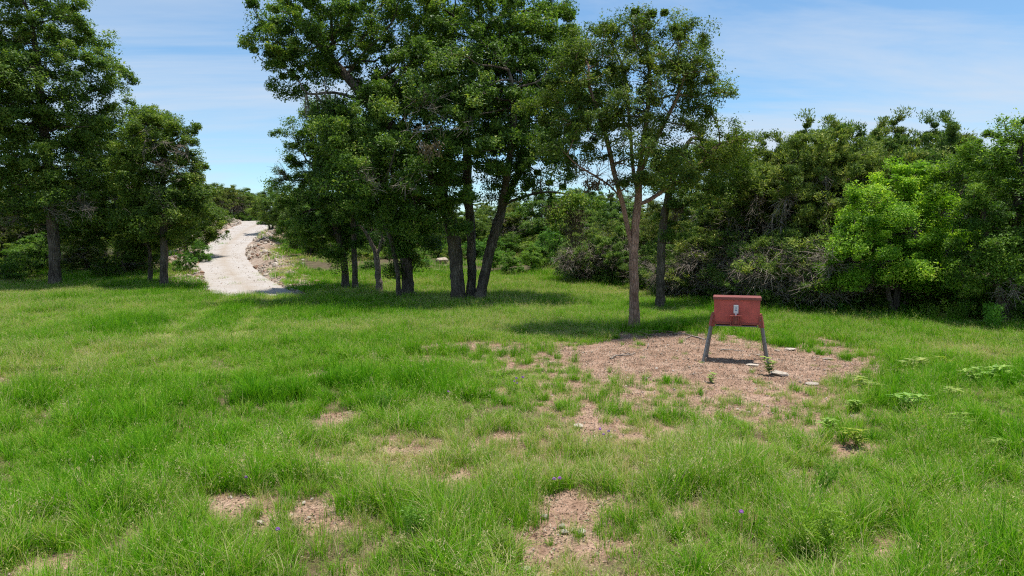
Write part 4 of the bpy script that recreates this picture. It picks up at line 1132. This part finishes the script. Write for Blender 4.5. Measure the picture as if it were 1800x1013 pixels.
# ------------------------------------------------------------------ pebbles, litter, rubble
def rock_mesh(name, seed, sub=2, flat=.6, mat='rock', sharp=.22):
    bm = bmesh.new(); bmesh.ops.create_icosphere(bm, subdivisions=sub, radius=.5)
    rng = random.Random(seed)
    planes = [(Vector((rng.gauss(0, 1), rng.gauss(0, 1), rng.gauss(0, 1))).normalized(), rng.uniform(.26, .42)) for _ in range(11)]
    for v_ in bm.verts:
        for n_, d_ in planes:
            s = v_.co.dot(n_)
            if s > d_: v_.co -= n_ * (s - d_)
        v_.co *= 1 + rng.uniform(-.05, .05) * sharp * 4
        v_.co.z *= flat
    me_ = bpy.data.meshes.new(name); bm.to_mesh(me_); bm.free(); me_.materials.append(M[mat])
    return me_
pv = [rock_mesh("pebble", 300 + k, 1, .6, ('palerock', 'rock', 'palerock', 'redrock')[k % 4]) for k in range(8)]
xy = field(46000, 4.5, 27); x, y = xy[:, 0], xy[:, 1]
bare = bare_at(x, y); kp = RNG.random(len(x)) < np.clip(bare, .08, 1) ** 1.1
x, y = x[kp], y[kp]; n = len(x)
s = np.clip(RNG.lognormal(-3.85, .5, n), .008, .09)
scatter("gravel", pv, np.stack([x, y, ground_z(x, y) + s * .12], 1), RNG.uniform(0, 6.28, (n, 3)) * np.array((.1, .1, 1)), s[:, None] * RNG.uniform(.6, 1.4, (n, 3)), RNG.integers(0, 8, n), np.zeros(n), "scattered pale limestone chips on the bare soil", "gravel")
def flake_mesh(seed):
    rng = np.random.default_rng(seed); C = rng.normal(size=(7, 3)) * np.array((.07, .07, .004)) + np.array((0, 0, .008))
    nr = rng.normal(size=(7, 3)) * .35 + np.array((0, 0, 1))
    V, Fq = leaf_cards(C, nr, rng.uniform(.02, .055, 7), rng.uniform(.01, .022, 7), rng)
    return np_mesh("flake", V, Fq, M['litter'], False, np.repeat(rng.uniform(0, 1, 7), 4))
xy = field(42000, 4.5, 27); x, y = xy[:, 0], xy[:, 1]
bare = bare_at(x, y); kp = RNG.random(len(x)) < np.clip(bare, .35, 1)
x, y = x[kp], y[kp]; n = len(x)
scatter("leaf_litter", [flake_mesh(400 + k) for k in range(8)], np.stack([x, y, ground_z(x, y)], 1), RNG.uniform(0, 6.28, (n, 3)) * np.array((0, 0, 1)), np.ones((n, 3)) * RNG.uniform(.7, 1.3, (n, 1)), RNG.integers(0, 8, n), RNG.normal(size=n) * .12, "dead leaves and bits of bark littering the bare soil", "leaf litter")
# rubble banks along the road
rv = [rock_mesh("rubble_stone", 500 + k, 1, .65, ('palerock', 'rock', 'redrock', 'palerock', 'rock')[k % 5]) for k in range(10)]
n = 7500
y = RNG.uniform(35.5, 100, n); side = np.where(RNG.random(n) < .5, -1, 1)
wband = np.where(side > 0, 2.6 + .5 * smooth(40, 60, y), 2.4)
d = np.abs(RNG.normal(size=n)) * wband * .55 - .18
x = road_x(y) + side * (road_w(y) + d)
s = np.clip(RNG.lognormal(-1.85, .55, n), .06, .55) * np.clip(y / 55, .75, 1.3)
ok_ = fbm(x * .5, y * .5, 63) > -.12
x, y, s = x[ok_], y[ok_], s[ok_]; n = len(x)
scatter("rubble", rv, np.stack([x, y, ground_z(x, y) + s * .08], 1), RNG.normal(size=(n, 3)) * np.array((.35, .35, 3)), s[:, None] * RNG.uniform(.65, 1.35, (n, 3)), RNG.integers(0, 10, n), np.zeros(n), "broken limestone rubble banked along the gravel road", "rubble")

n = 1800
y = RNG.uniform(35, 95, n); t = np.clip(RNG.normal(size=n) * .35 + np.sign(RNG.normal(size=n)) * .62, -1.15, 1.15)
x = road_x(y) + t * road_w(y); s = np.clip(RNG.lognormal(-3.0, .45, n), .03, .14)
scatter("road_stones", rv, np.stack([x, y, base_z(x, y) + .03 - .12 * np.abs(t) ** 6], 1), RNG.normal(size=(n, 3)) * np.array((.3, .3, 3)), s[:, None] * RNG.uniform(.65, 1.3, (n, 3)), RNG.integers(0, 10, n), np.zeros(n), "loose stones strewn over the surface of the gravel road", "gravel")

# ------------------------------------------------------------------ single rocks
def rock(px, py, size, label, mat='palerock', seed=1, flat=.6, rz=0, group=None, name="rock"):
    g_ = G(px, py)
    me_ = rock_mesh(name, seed, 3, flat, mat)
    o_ = mobj(name, me_)
    o_.location = (g_[0], g_[1], g_[2] + size[2] * flat * .22); o_.scale = size; o_.rotation_euler = (random.uniform(-.08, .08), random.uniform(-.08, .08), rz)
    return tag(o_, label, "rock", group)
rock(1370, 659, (.46, .42, .16), "flat pale slab of rock beside the leafy sprig by the feeder", seed=601, rz=.3)
rock(1323, 643, (.36, .20, .10), "thin pale stone lying below the feeder's right legs", seed=602)
rock(1388, 615, (.36, .28, .14), "pale flat stone at the grass edge right of the feeder", seed=603, rz=.5)
rock(1366, 617, (.2, .16, .10), "smaller stone next to the flat stone at the grass edge", seed=604, mat='rock')
rock(1333, 625, (.14, .10, .10), "tan stone between the feeder's right legs", seed=605, mat='rock')
rock(1455, 632, (.28, .16, .10), "tan stone at the right end of the bare dirt", seed=606, mat='rock')
rock(1428, 676, (.3, .2, .1), "pale stone in front of the grass tufts right of the slab", seed=607)
rock(1022, 940, (.11, .10, .15), "upright pinkish-white stone on the foreground dirt patch", seed=608)
rock(994, 939, (.10, .08, .08), "round white stone left of the upright foreground stone", seed=609)
rock(988, 929, (.08, .08, .09), "little white stone behind the round one in the foreground", seed=610)
rock(957, 911, (.11, .08, .08), "white stone at the upper rim of the foreground dirt patch", seed=611)
rock(912, 890, (.10, .07, .06), "half-buried stone in grass left of the foreground dirt", seed=612)
rock(1016, 750, (.20, .15, .10), "grey-white stone in the grass left of the narrow bare strip", seed=613)
rock(772, 912, (.16, .08, .05), "pale stone at the left of the feathery weed", seed=614)
rock(1338, 800, (.14, .08, .05), "pale stone in the grass below the feeder", seed=615)
rock(925, 1003, (.13, .09, .07), "whitish stone at the very bottom of the picture", seed=616)
rock(650, 656, (.22, .14, .10), "tan stone in the grass left of the bare strip", seed=617, mat='rock')
rock(458, 920, (.10, .08, .06), "cream stone between the two bare patches at lower left", seed=618)
rock(777, 463, (1.0, .9, .8), "big pale boulder on the slope left behind the oak trunks", seed=619, mat='rock', flat=.85)
rock(790, 470, (.8, .7, .55), "grey boulder just below the big pale one on the slope", seed=620, mat='rock')
rock(768, 478, (.7, .6, .4), "low boulder at the foot of the pale one on the slope", seed=621, mat='rock')
for k in range(34):
    yb = random.uniform(38, 92); sd = random.choice((-1, 1)); dd = random.uniform(.3, 2.4)
    xb = float(road_x(yb)) + sd * (float(road_w(yb)) + dd)
    o_ = mobj("rock", rock_mesh("rock", 640 + k, 2, .65, random.choice(('palerock', 'rock', 'redrock', 'palerock'))))
    sz = random.uniform(.35, .8) * (1.0 if yb < 55 else 1.35)
    o_.location = (xb, yb, float(ground_z(xb, yb)) + sz * .12); o_.scale = (sz, sz * random.uniform(.6, 1), sz * random.uniform(.6, 1)); o_.rotation_euler = (random.uniform(-.4, .4), random.uniform(-.4, .4), random.uniform(0, 6))
    tag(o_, "large loose rock in the rubble on the %s of the gravel road" % ("right bank" if sd > 0 else "left bank"), "rock", "loose rocks on the %s road bank" % ("right" if sd > 0 else "left"))

# ------------------------------------------------------------------ sticks and roots
def stick(name, pts, r0, label, cat="stick", mat='deadwood', branches=()):
    g0 = G(*pts[0]); rng_ = np.random.default_rng(int(pts[0][0]))
    P2, pa2, ra2 = [], [], []
    def one(pp, r, prev, lift):
        c_ = np.array([G(*p_) for p_ in pp]); t = np.linspace(0, len(c_) - 1, len(c_) * 5)
        c_ = np.stack([np.interp(t, np.arange(len(c_)), c_[:, a]) for a in range(3)], 1)
        c_[:, 2] += r * .6 + lift * np.sin(np.linspace(0, np.pi, len(c_))); c_ += rng_.normal(size=c_.shape) * r * .3
        for k_, q_ in enumerate(c_):
            P2.append(q_); pa2.append(prev); ra2.append(max(r * (1 - .75 * k_ / len(c_)), .006)); prev = len(P2) - 1
    one(pts, r0, -1, .02)
    for bpts in branches:
        st_ = G(*bpts[0]); k_ = int(np.argmin(np.sum((np.array(P2) - st_) ** 2, 1))); one(bpts, r0 * .6, k_, .03)
    V, Fq = tubes(np.array(P2), np.array(pa2), np.array(ra2), g0, rng_, 0.0, z0=-99)
    o_ = mobj(name, np_mesh(name, V, Fq, M[mat], True)); o_.location = tuple(float(c) for c in g0)
    return tag(o_, label, cat)
stick("fallen_branch", [(1073, 632), (1085, 627), (1100, 628), (1118, 622)], .03, "forked fallen branch lying on the dirt left of the elm", "branch", branches=[[(1085, 627), (1100, 624), (1115, 628)]])
stick("fallen_branch", [(1240, 598), (1222, 594), (1205, 589), (1180, 588)], .028, "long grey fallen branch between elm and feeder", "branch", branches=[[(1215, 592), (1203, 599), (1196, 604)], [(1228, 595), (1238, 600), (1244, 601)]])
stick("stick", [(1266, 616), (1285, 618), (1308, 619)], .024, "straight pale stick lying behind the feeder's shadow")
stick("stick", [(1060, 886), (1075, 880), (1090, 874)], .008, "thin brown stick on the foreground dirt patch", mat='snag')
stick("stick", [(1140, 606), (1138, 613), (1144, 611)], .02, "short curved stick in front of the elm trunk")
g0 = G(1115, 584)
for rp, br, lab in (([(1120, 583), (1135, 590), (1150, 592), (1165, 598)], [[(1135, 590), (1140, 597), (1138, 602)]], "exposed root running right from the elm's foot"),
                    ([(1121, 581), (1145, 585), (1170, 584), (1200, 588)], [[(1160, 585), (1172, 591), (1180, 596)]], "long exposed root along the grass edge right of the elm")):
    stick("exposed_root", rp, .035, lab, "root", 'elmbark', br)

# ------------------------------------------------------------------ the red feeder
M['red'] = plain_mat("red_paint", (0.50, 0.098, 0.080), .6, 0, .26, 5, .05)
M['redlid'] = plain_mat("lid_paint", (0.22, 0.062, 0.050), .5, 0, .2, 4, .05)
M['redframe'] = plain_mat("socket_paint", (0.27, 0.060, 0.042), .5, 0, .35, 14, .12)
M['steel'] = plain_mat("weathered_steel", (0.20, 0.195, 0.19), .5, .45, .3, 16, .12)
M['black'] = plain_mat("black_metal", (0.018, 0.016, 0.015), .6, .2, .3, 10, .1)
M['ctrl'] = plain_mat("grey_plastic", (0.62, 0.64, 0.66), .45, 0, .08, 9, .02)
M['bluem'] = plain_mat("blue_print", (0.16, 0.22, 0.36), .5, 0, .1, 9, .0)
fl = (G(1237, 638) + G(1345, 640) + G(1245, 625.5) + G(1346, 630)) / 4
fd = empty("game_feeder", fl, "red metal game feeder box on four splayed legs on the bare dirt", "feeder", rz=R(-18))
hw, hd, zb, zt = .53, .29, .905, 1.54
bm = bmesh.new()
vs = bm_box(bm, (-hw, -hd, zb), (hw, hd, zt))
for v_ in vs:
    if v_.co.z < 1: v_.co.x *= .985; v_.co.y *= .9
bm_obj("body", bm, M['red'], fd, .008)
bm = bmesh.new(); bm_box(bm, (-.555, -.318, 1.55), (.555, .318, 1.572))
lid = bm_obj("lid", bm, M['redlid'], fd, .006)
bm = bmesh.new()
for lo, hi in (((-.553, -.322, 1.505), (.553, -.306, 1.553)), ((-.553, .306, 1.505), (.553, .322, 1.553)), ((-.559, -.304, 1.506), (-.540, .304, 1.552)), ((.540, -.304, 1.506), (.559, .304, 1.552))): bm_box(bm, lo, hi)
bm_obj("lid_rim", bm, M['redlid'], lid, .003)
bm = bmesh.new(); bm_box(bm, (-.47, -.235, .858), (.47, .235, .902)); bm_obj("bottom_tray", bm, M['black'], fd, .004)
bm = bmesh.new(); bm_bar(bm, (-.49, -.25, .868), (.49, -.25, .868), .022); bm_bar(bm, (-.49, .25, .868), (.49, .25, .868), .022); bm_obj("rail", bm, M['steel'], fd)
for sx in (-1, 1):
    for sy in (-1, 1):
        top = Vector((sx * .545, sy * .255, 1.13)); foot = Vector({(-1, -1): (-.755, -.52, -.02), (1, -1): (.745, -.33, -.02), (-1, 1): (-.70, .36, -.02), (1, 1): (.72, .46, -.02)}[(sx, sy)])
        d_ = (foot - top).normalized()
        bm = bmesh.new(); bm_bar(bm, top + d_ * .04, foot, .052)
        lg = bm_obj("leg", bm, M['steel'], fd, .005)
        bm = bmesh.new(); bm_bar(bm, top - d_ * .0, top + d_ * .285, .078)
        bm_box(bm, (min(sx * .50, sx * .585), sy * .262 - .025, .85), (max(sx * .50, sx * .585), sy * .262 + .03, 1.09))
        bm_obj("leg_socket", bm, M['redframe'], fd, .004)
        bm = bmesh.new(); bm_box(bm, (foot.x - .05, foot.y - .05, -.01), (foot.x + .05, foot.y + .05, .012)); bm_obj("foot_plate", bm, M['steel'], lg)
cx0 = -.02
for sx in (-1, 1):
    for zz_ in (.92, 1.03):
        bm = bmesh.new(); bmesh.ops.create_cone(bm, cap_ends=True, segments=8, radius1=.014, radius2=.012, depth=.014, matrix=Matrix.Translation((sx * .535, -.294, zz_)) @ Matrix.Rotation(math.pi / 2, 4, 'X')); bm_obj("bolt", bm, M['steel'], fd)
bm = bmesh.new(); bm_box(bm, (-.515, -.288, .915), (.515, -.272, .945)); bm_obj("bottom_flange", bm, M['redframe'], fd, .003)
bm = bmesh.new(); bm_box(bm, (cx0 - .055, -.355, 1.185), (cx0 + .055, -.292, 1.385)); cb = bm_obj("control_box", bm, M['ctrl'], fd, .006)
for zz_, ww in ((1.335, .010), (1.295, .014), (1.255, .018)):
    bm = bmesh.new(); bm_box(bm, (cx0 - ww, -.3575, zz_ - .011), (cx0 + ww, -.3545, zz_ + .011)); bm_obj("mark", bm, M['bluem'], cb, .0)
bm = bmesh.new(); bmesh.ops.create_cone(bm, cap_ends=True, segments=12, radius1=.02, radius2=.02, depth=.07, matrix=Matrix.Translation((cx0, -.335, 1.155))); bm_obj("conduit", bm, M['ctrl'], fd)
bm = bmesh.new(); bm_box(bm, (cx0 - .135, -.43, 1.118), (cx0 + .135, -.295, 1.138)); cg = bm_obj("spinner_guard", bm, M['redframe'], fd, .003)
for xx in (-.115, -.06, .06, .115):
    bm = bmesh.new(); bm_bar(bm, (cx0 + xx, -.42, .915), (cx0 + xx, -.42, 1.118), .016); bm_obj("guard_bar", bm, M['redframe'], cg)
bm = bmesh.new(); bm_box(bm, (cx0 - .13, -.43, .90), (cx0 + .13, -.285, .914)); bm_obj("guard_base", bm, M['redframe'], cg, .003)
bm = bmesh.new(); bm_box(bm, (cx0 - .05, -.40, .92), (cx0 + .05, -.292, 1.11)); bm_obj("motor_housing", bm, M['redframe'], fd, .01)

# ------------------------------------------------------------------ weeds and flowers
def weed_proto(seed, h=.26, nst=4, ll=.20, lw=.060, mat='weed', spr=1.0):
    rng_ = np.random.default_rng(seed)
    root = empty("weed", (0, 0, 0), "x", "weed")
    SP, SPa, SR, C, NR, AX = [], [], [], [], [], []
    for s_ in range(nst):
        a = rng_.uniform(0, 6.28); le = rng_.uniform(.3, .9) * h * spr; hh = h * rng_.uniform(.65, 1.1); prev = -1
        for k in range(7):
            f = k / 6
            SP.append((math.cos(a) * le * f ** 1.5, math.sin(a) * le * f ** 1.5, hh * f - .01)); SPa.append(prev); SR.append(.006 * (1.2 - f)); prev = len(SP) - 1
            if k >= 2:
                b0 = k * 1.57 + rng_.uniform(-.4, .4)
                for q_ in range(2 if k < 6 else 4):
                    an = b0 + q_ * (math.pi if k < 6 else 1.57)
                    dr = np.array((math.cos(an), math.sin(an), .35 - .45 * (1 - f)))
                    L_ = ll * (1.15 - .45 * f) * rng_.uniform(.8, 1.2)
                    C.append(np.array(SP[-1]) + dr * L_ * .5); AX.append(dr); NR.append(np.array((-dr[0] * .3, -dr[1] * .3, 1)))
    C, NR, AX = map(np.array, (C, NR, AX)); n_ = len(C)
    V, Fq = tubes(np.array(SP), np.array(SPa), np.array(SR), np.zeros(3), rng_, 0, z0=-99)
    mobj("stem", np_mesh("stem", V, Fq, M[mat], True, np.full(len(V), .35)), root)
    # pointed folded leaves of two halves
    nrm = NR / np.linalg.norm(NR, axis=1)[:, None]; d_ = AX - nrm * np.sum(AX * nrm, 1)[:, None]; d_ /= np.linalg.norm(d_, axis=1)[:, None]
    bb = np.cross(nrm, d_); L_ = ll * rng_.uniform(.7, 1.15, n_)[:, None]; W_ = lw * rng_.uniform(.8, 1.2, n_)[:, None]
    v0 = C - d_ * L_ * .5; v1 = C - d_ * L_ * .08 + nrm * L_ * .06; v2 = C + d_ * L_ * .5 - nrm * L_ * .12
    e1_ = C - d_ * L_ * .12 + bb * W_ * .5 + nrm * L_ * .12; e2_ = C - d_ * L_ * .12 - bb * W_ * .5 + nrm * L_ * .12
    V = np.stack([v0, e1_, v2, v1, e2_], 1).reshape(-1, 3); k_ = np.arange(n_)[:, None] * 5
    Fq = np.concatenate([k_ + np.array([[0, 3, 2, 1]]), k_ + np.array([[0, 4, 2, 3]])])
    mobj("leaves", np_mesh("leaves", V, Fq, M[mat], False, np.repeat(rng_.uniform(.2, .95, n_), 5)), root)
    return root
def feathery_proto(seed, h=.5, n_=1700, mat='fennel'):
    rng_ = np.random.default_rng(seed); root = empty("weed", (0, 0, 0), "x", "weed")
    SP, SPa, SR, C, AX = [], [], [], [], []
    for s_ in range(9):
        a = rng_.uniform(0, 6.28); le = rng_.uniform(.05, .55) * h; hh = h * rng_.uniform(.6, 1.05); prev = -1
        for k in range(7):
            f = k / 6; SP.append((math.cos(a) * le * f, math.sin(a) * le * f, hh * f - .01)); SPa.append(prev); SR.append(.005 * (1.2 - f)); prev = len(SP) - 1
        for _ in range(n_ // 9):
            f = rng_.uniform(.2, 1.05); an = rng_.uniform(0, 6.28); dr = np.array((math.cos(an), math.sin(an), rng_.uniform(.3, 1.3)))
            rr_ = rng_.uniform(.01, .11) * (1.2 - .5 * f)
            C.append(np.array((math.cos(a) * le * f, math.sin(a) * le * f, hh * f)) + dr * rr_); AX.append(dr)
    V, Fq = tubes(np.array(SP), np.array(SPa), np.array(SR), np.zeros(3), rng_, 0, z0=-99)
    mobj("stem", np_mesh("stem", V, Fq, M[mat], True, np.full(len(V), .2)), root)
    C, AX = np.array(C), np.array(AX)
    V, Fq = leaf_cards(C, rng_.normal(size=C.shape), rng_.uniform(.03, .075, len(C)), rng_.uniform(.007, .014, len(C)), rng_, AX)
    mobj("leaves", np_mesh("leaves", V, Fq, M[mat], False, np.repeat(np.clip(rng_.normal(.5, .2, len(C)), 0, 1), 4)), root)
    return root
WP = [weed_proto(700 + k) for k in range(3)] + [feathery_proto(710), feathery_proto(711)] + [weed_proto(720, .42, 5, .14, .11, 'weed', .45)]
WU = set()
def weed(k, px, py, s, label, group=None, name=None):
    g_ = G(px, py); rz = random.uniform(0, 6.28)
    if k not in WU:
        WU.add(k); r_ = WP[k]; r_.location = tuple(float(c) for c in g_); r_.rotation_euler = (0, 0, rz); r_.scale = (s,) * 3; tag(r_, label, "weed", group)
    else:
        r_ = copy_tree(WP[k], g_, rz, (s * random.uniform(.8, 1.2), s * random.uniform(.8, 1.2), s * random.uniform(.7, 1.25)), label, group, "weed"); r_.rotation_euler = (random.uniform(-.25, .25), random.uniform(-.25, .25), rz)
        if group is None and "group" in r_: del r_["group"]
    return r_
weed(5, 1352, 660, .85, "leafy sprig growing at the feeder's right front leg")
GWD = "pale broad-leaved weeds in the grass at the right"
for k, (px, py, s, lab) in enumerate(((1525, 692, 1.15, "large pale weed at the right rim of the bare dirt"), (1605, 722, 1.1, "pale drooping weed right of the large rim weed"), (1490, 722, .8, "small pale weed below the large rim weed"),
                                      (1668, 703, 1.1, "pale arching weed in mid-grass below the right-edge oak"), (1710, 672, 1.0, "pale weed second from the right picture edge"), (1772, 676, 1.1, "pale weed nearest the right picture edge"),
                                      (1602, 650, 1.0, "pale weed where dirt ends toward the right oak"), (1670, 645, .9, "pale weed furthest back on the right"), (1625, 750, 1.0, "pale weed halfway down the right-hand grass"), (1700, 756, .95, "pale weed low in the right-hand grass"),
                                      (1510, 785, .9, "pale weed over the small bare patch at lower right"), (1465, 760, .7, "little pale weed left of the small bare patch"), (1750, 795, .9, "pale weed low at the right edge"), (1635, 640, .8, "small pale weed behind the other right-hand weeds"),
                                      (365, 850, .55, "small light weed above the lower-left bare patch"), (1250, 672, .55, "small pale weed on the bare dirt below the feeder"), (1025, 590, .9, "whitish weed at the grass edge left of the elm"), (785, 905, .5, "small round-leaved weed left of the feathery clump"))):
    weed(k % 3, px, py + 2, s * random.uniform(.85, 1.15), lab, GWD if k < 14 else None)
weed(3, 735, 965, .8, "bright yellow-green feathery weed at bottom centre")
weed(4, 1440, 985, .95, "bushy light-green weed at the lower right")
weed(3, 1430, 885, .75, "light-green feathery weed above the bushy one")
weed(4, 880, 985, .6, "spreading leafy weed beside the foreground dirt patch")
weed(4, 670, 730, .7, "light-green weed by the small round bare patch")
weed(3, 252, 728, .75, "light-green leafy weed in the left meadow")
GE = "weedy tufts at the forest edge"
for k, (px, py, s, lab) in enumerate(((1640, 566, 1.6, "tall weedy tuft in front of the bright tree's right half"), (1685, 570, 1.8, "tall weedy tuft between the bright tree and the right-edge oak"), (1590, 560, 1.4, "weedy tuft right under the bright yellow-green tree"), (1740, 585, 1.8, "tall weedy tuft at the foot of the right-edge oak"),
                                      (1210, 528, 1.6, "weedy tuft midway between vine-clad trunk and feeder"), (1190, 524, 1.4, "weedy tuft just right of the vine-clad trunk"), (1480, 556, 1.2, "weedy tuft at the cedar edge right of the feeder"))):
    weed(3 + k % 2, px, py, s, lab, GE)
def flower_proto(seed):
    rng_ = np.random.default_rng(seed); root = empty("wildflower", (0, 0, 0), "x", "flower")
    h = .30; bm_ = []
    SP = np.array([(0, 0, -.01), (.01, 0, .1), (.02, .01, .2), (.02, .015, h)]); V, Fq = tubes(SP, np.array([-1, 0, 1, 2]), np.array([.004, .004, .003, .003]), np.zeros(3), rng_, 0, z0=-99)
    mobj("stem", np_mesh("stem", V, Fq, M['weed'], True, np.full(len(V), .2)), root)
    d_ = rng_.normal(size=(26, 3)); d_[:, 2] = np.abs(d_[:, 2]) * .7; d_ /= np.linalg.norm(d_, axis=1)[:, None]
    C = SP[-1] + d_ * .024
    V, Fq = leaf_cards(C, d_ + np.array((0, 0, .3)), np.full(26, .03), np.full(26, .022), rng_)
    mobj("flower_head", np_mesh("flower_head", V, Fq, M['purple'], False, np.repeat(rng_.uniform(0, 1, 26), 4)), root)
    return root
fp = flower_proto(800); fu = [0]
for px, py, n_, lab in ((905, 690, 4, "purple wildflower left of the bare dirt by the feeder"), (435, 872, 1, "purple wildflower above the lower-left bare patch"), (972, 876, 2, "purple wildflower above the foreground dirt patch"),
                        (1066, 786, 3, "purple wildflower beside the narrow bare strip"), (492, 978, 1, "purple wildflower low at bottom left"), (1305, 948, 1, "purple wildflower in the lower right grass"), (790, 712, 1, "lone purple wildflower in the middle of the grass")):
    for k in range(n_):
        g_ = G(px + random.uniform(-16, 16) * (n_ > 1), py + random.uniform(-3, 3)); s = random.uniform(.65, 1.0); rz = random.uniform(0, 6)
        if not fu[0]:
            fu[0] = 1; r_ = fp; r_.location = tuple(float(c) for c in g_); r_.rotation_euler = (0, 0, rz); r_.scale = (s,) * 3; tag(r_, lab, "flower", "purple wildflowers")
        else: copy_tree(fp, g_, rz, s, lab, "purple wildflowers", "flower")
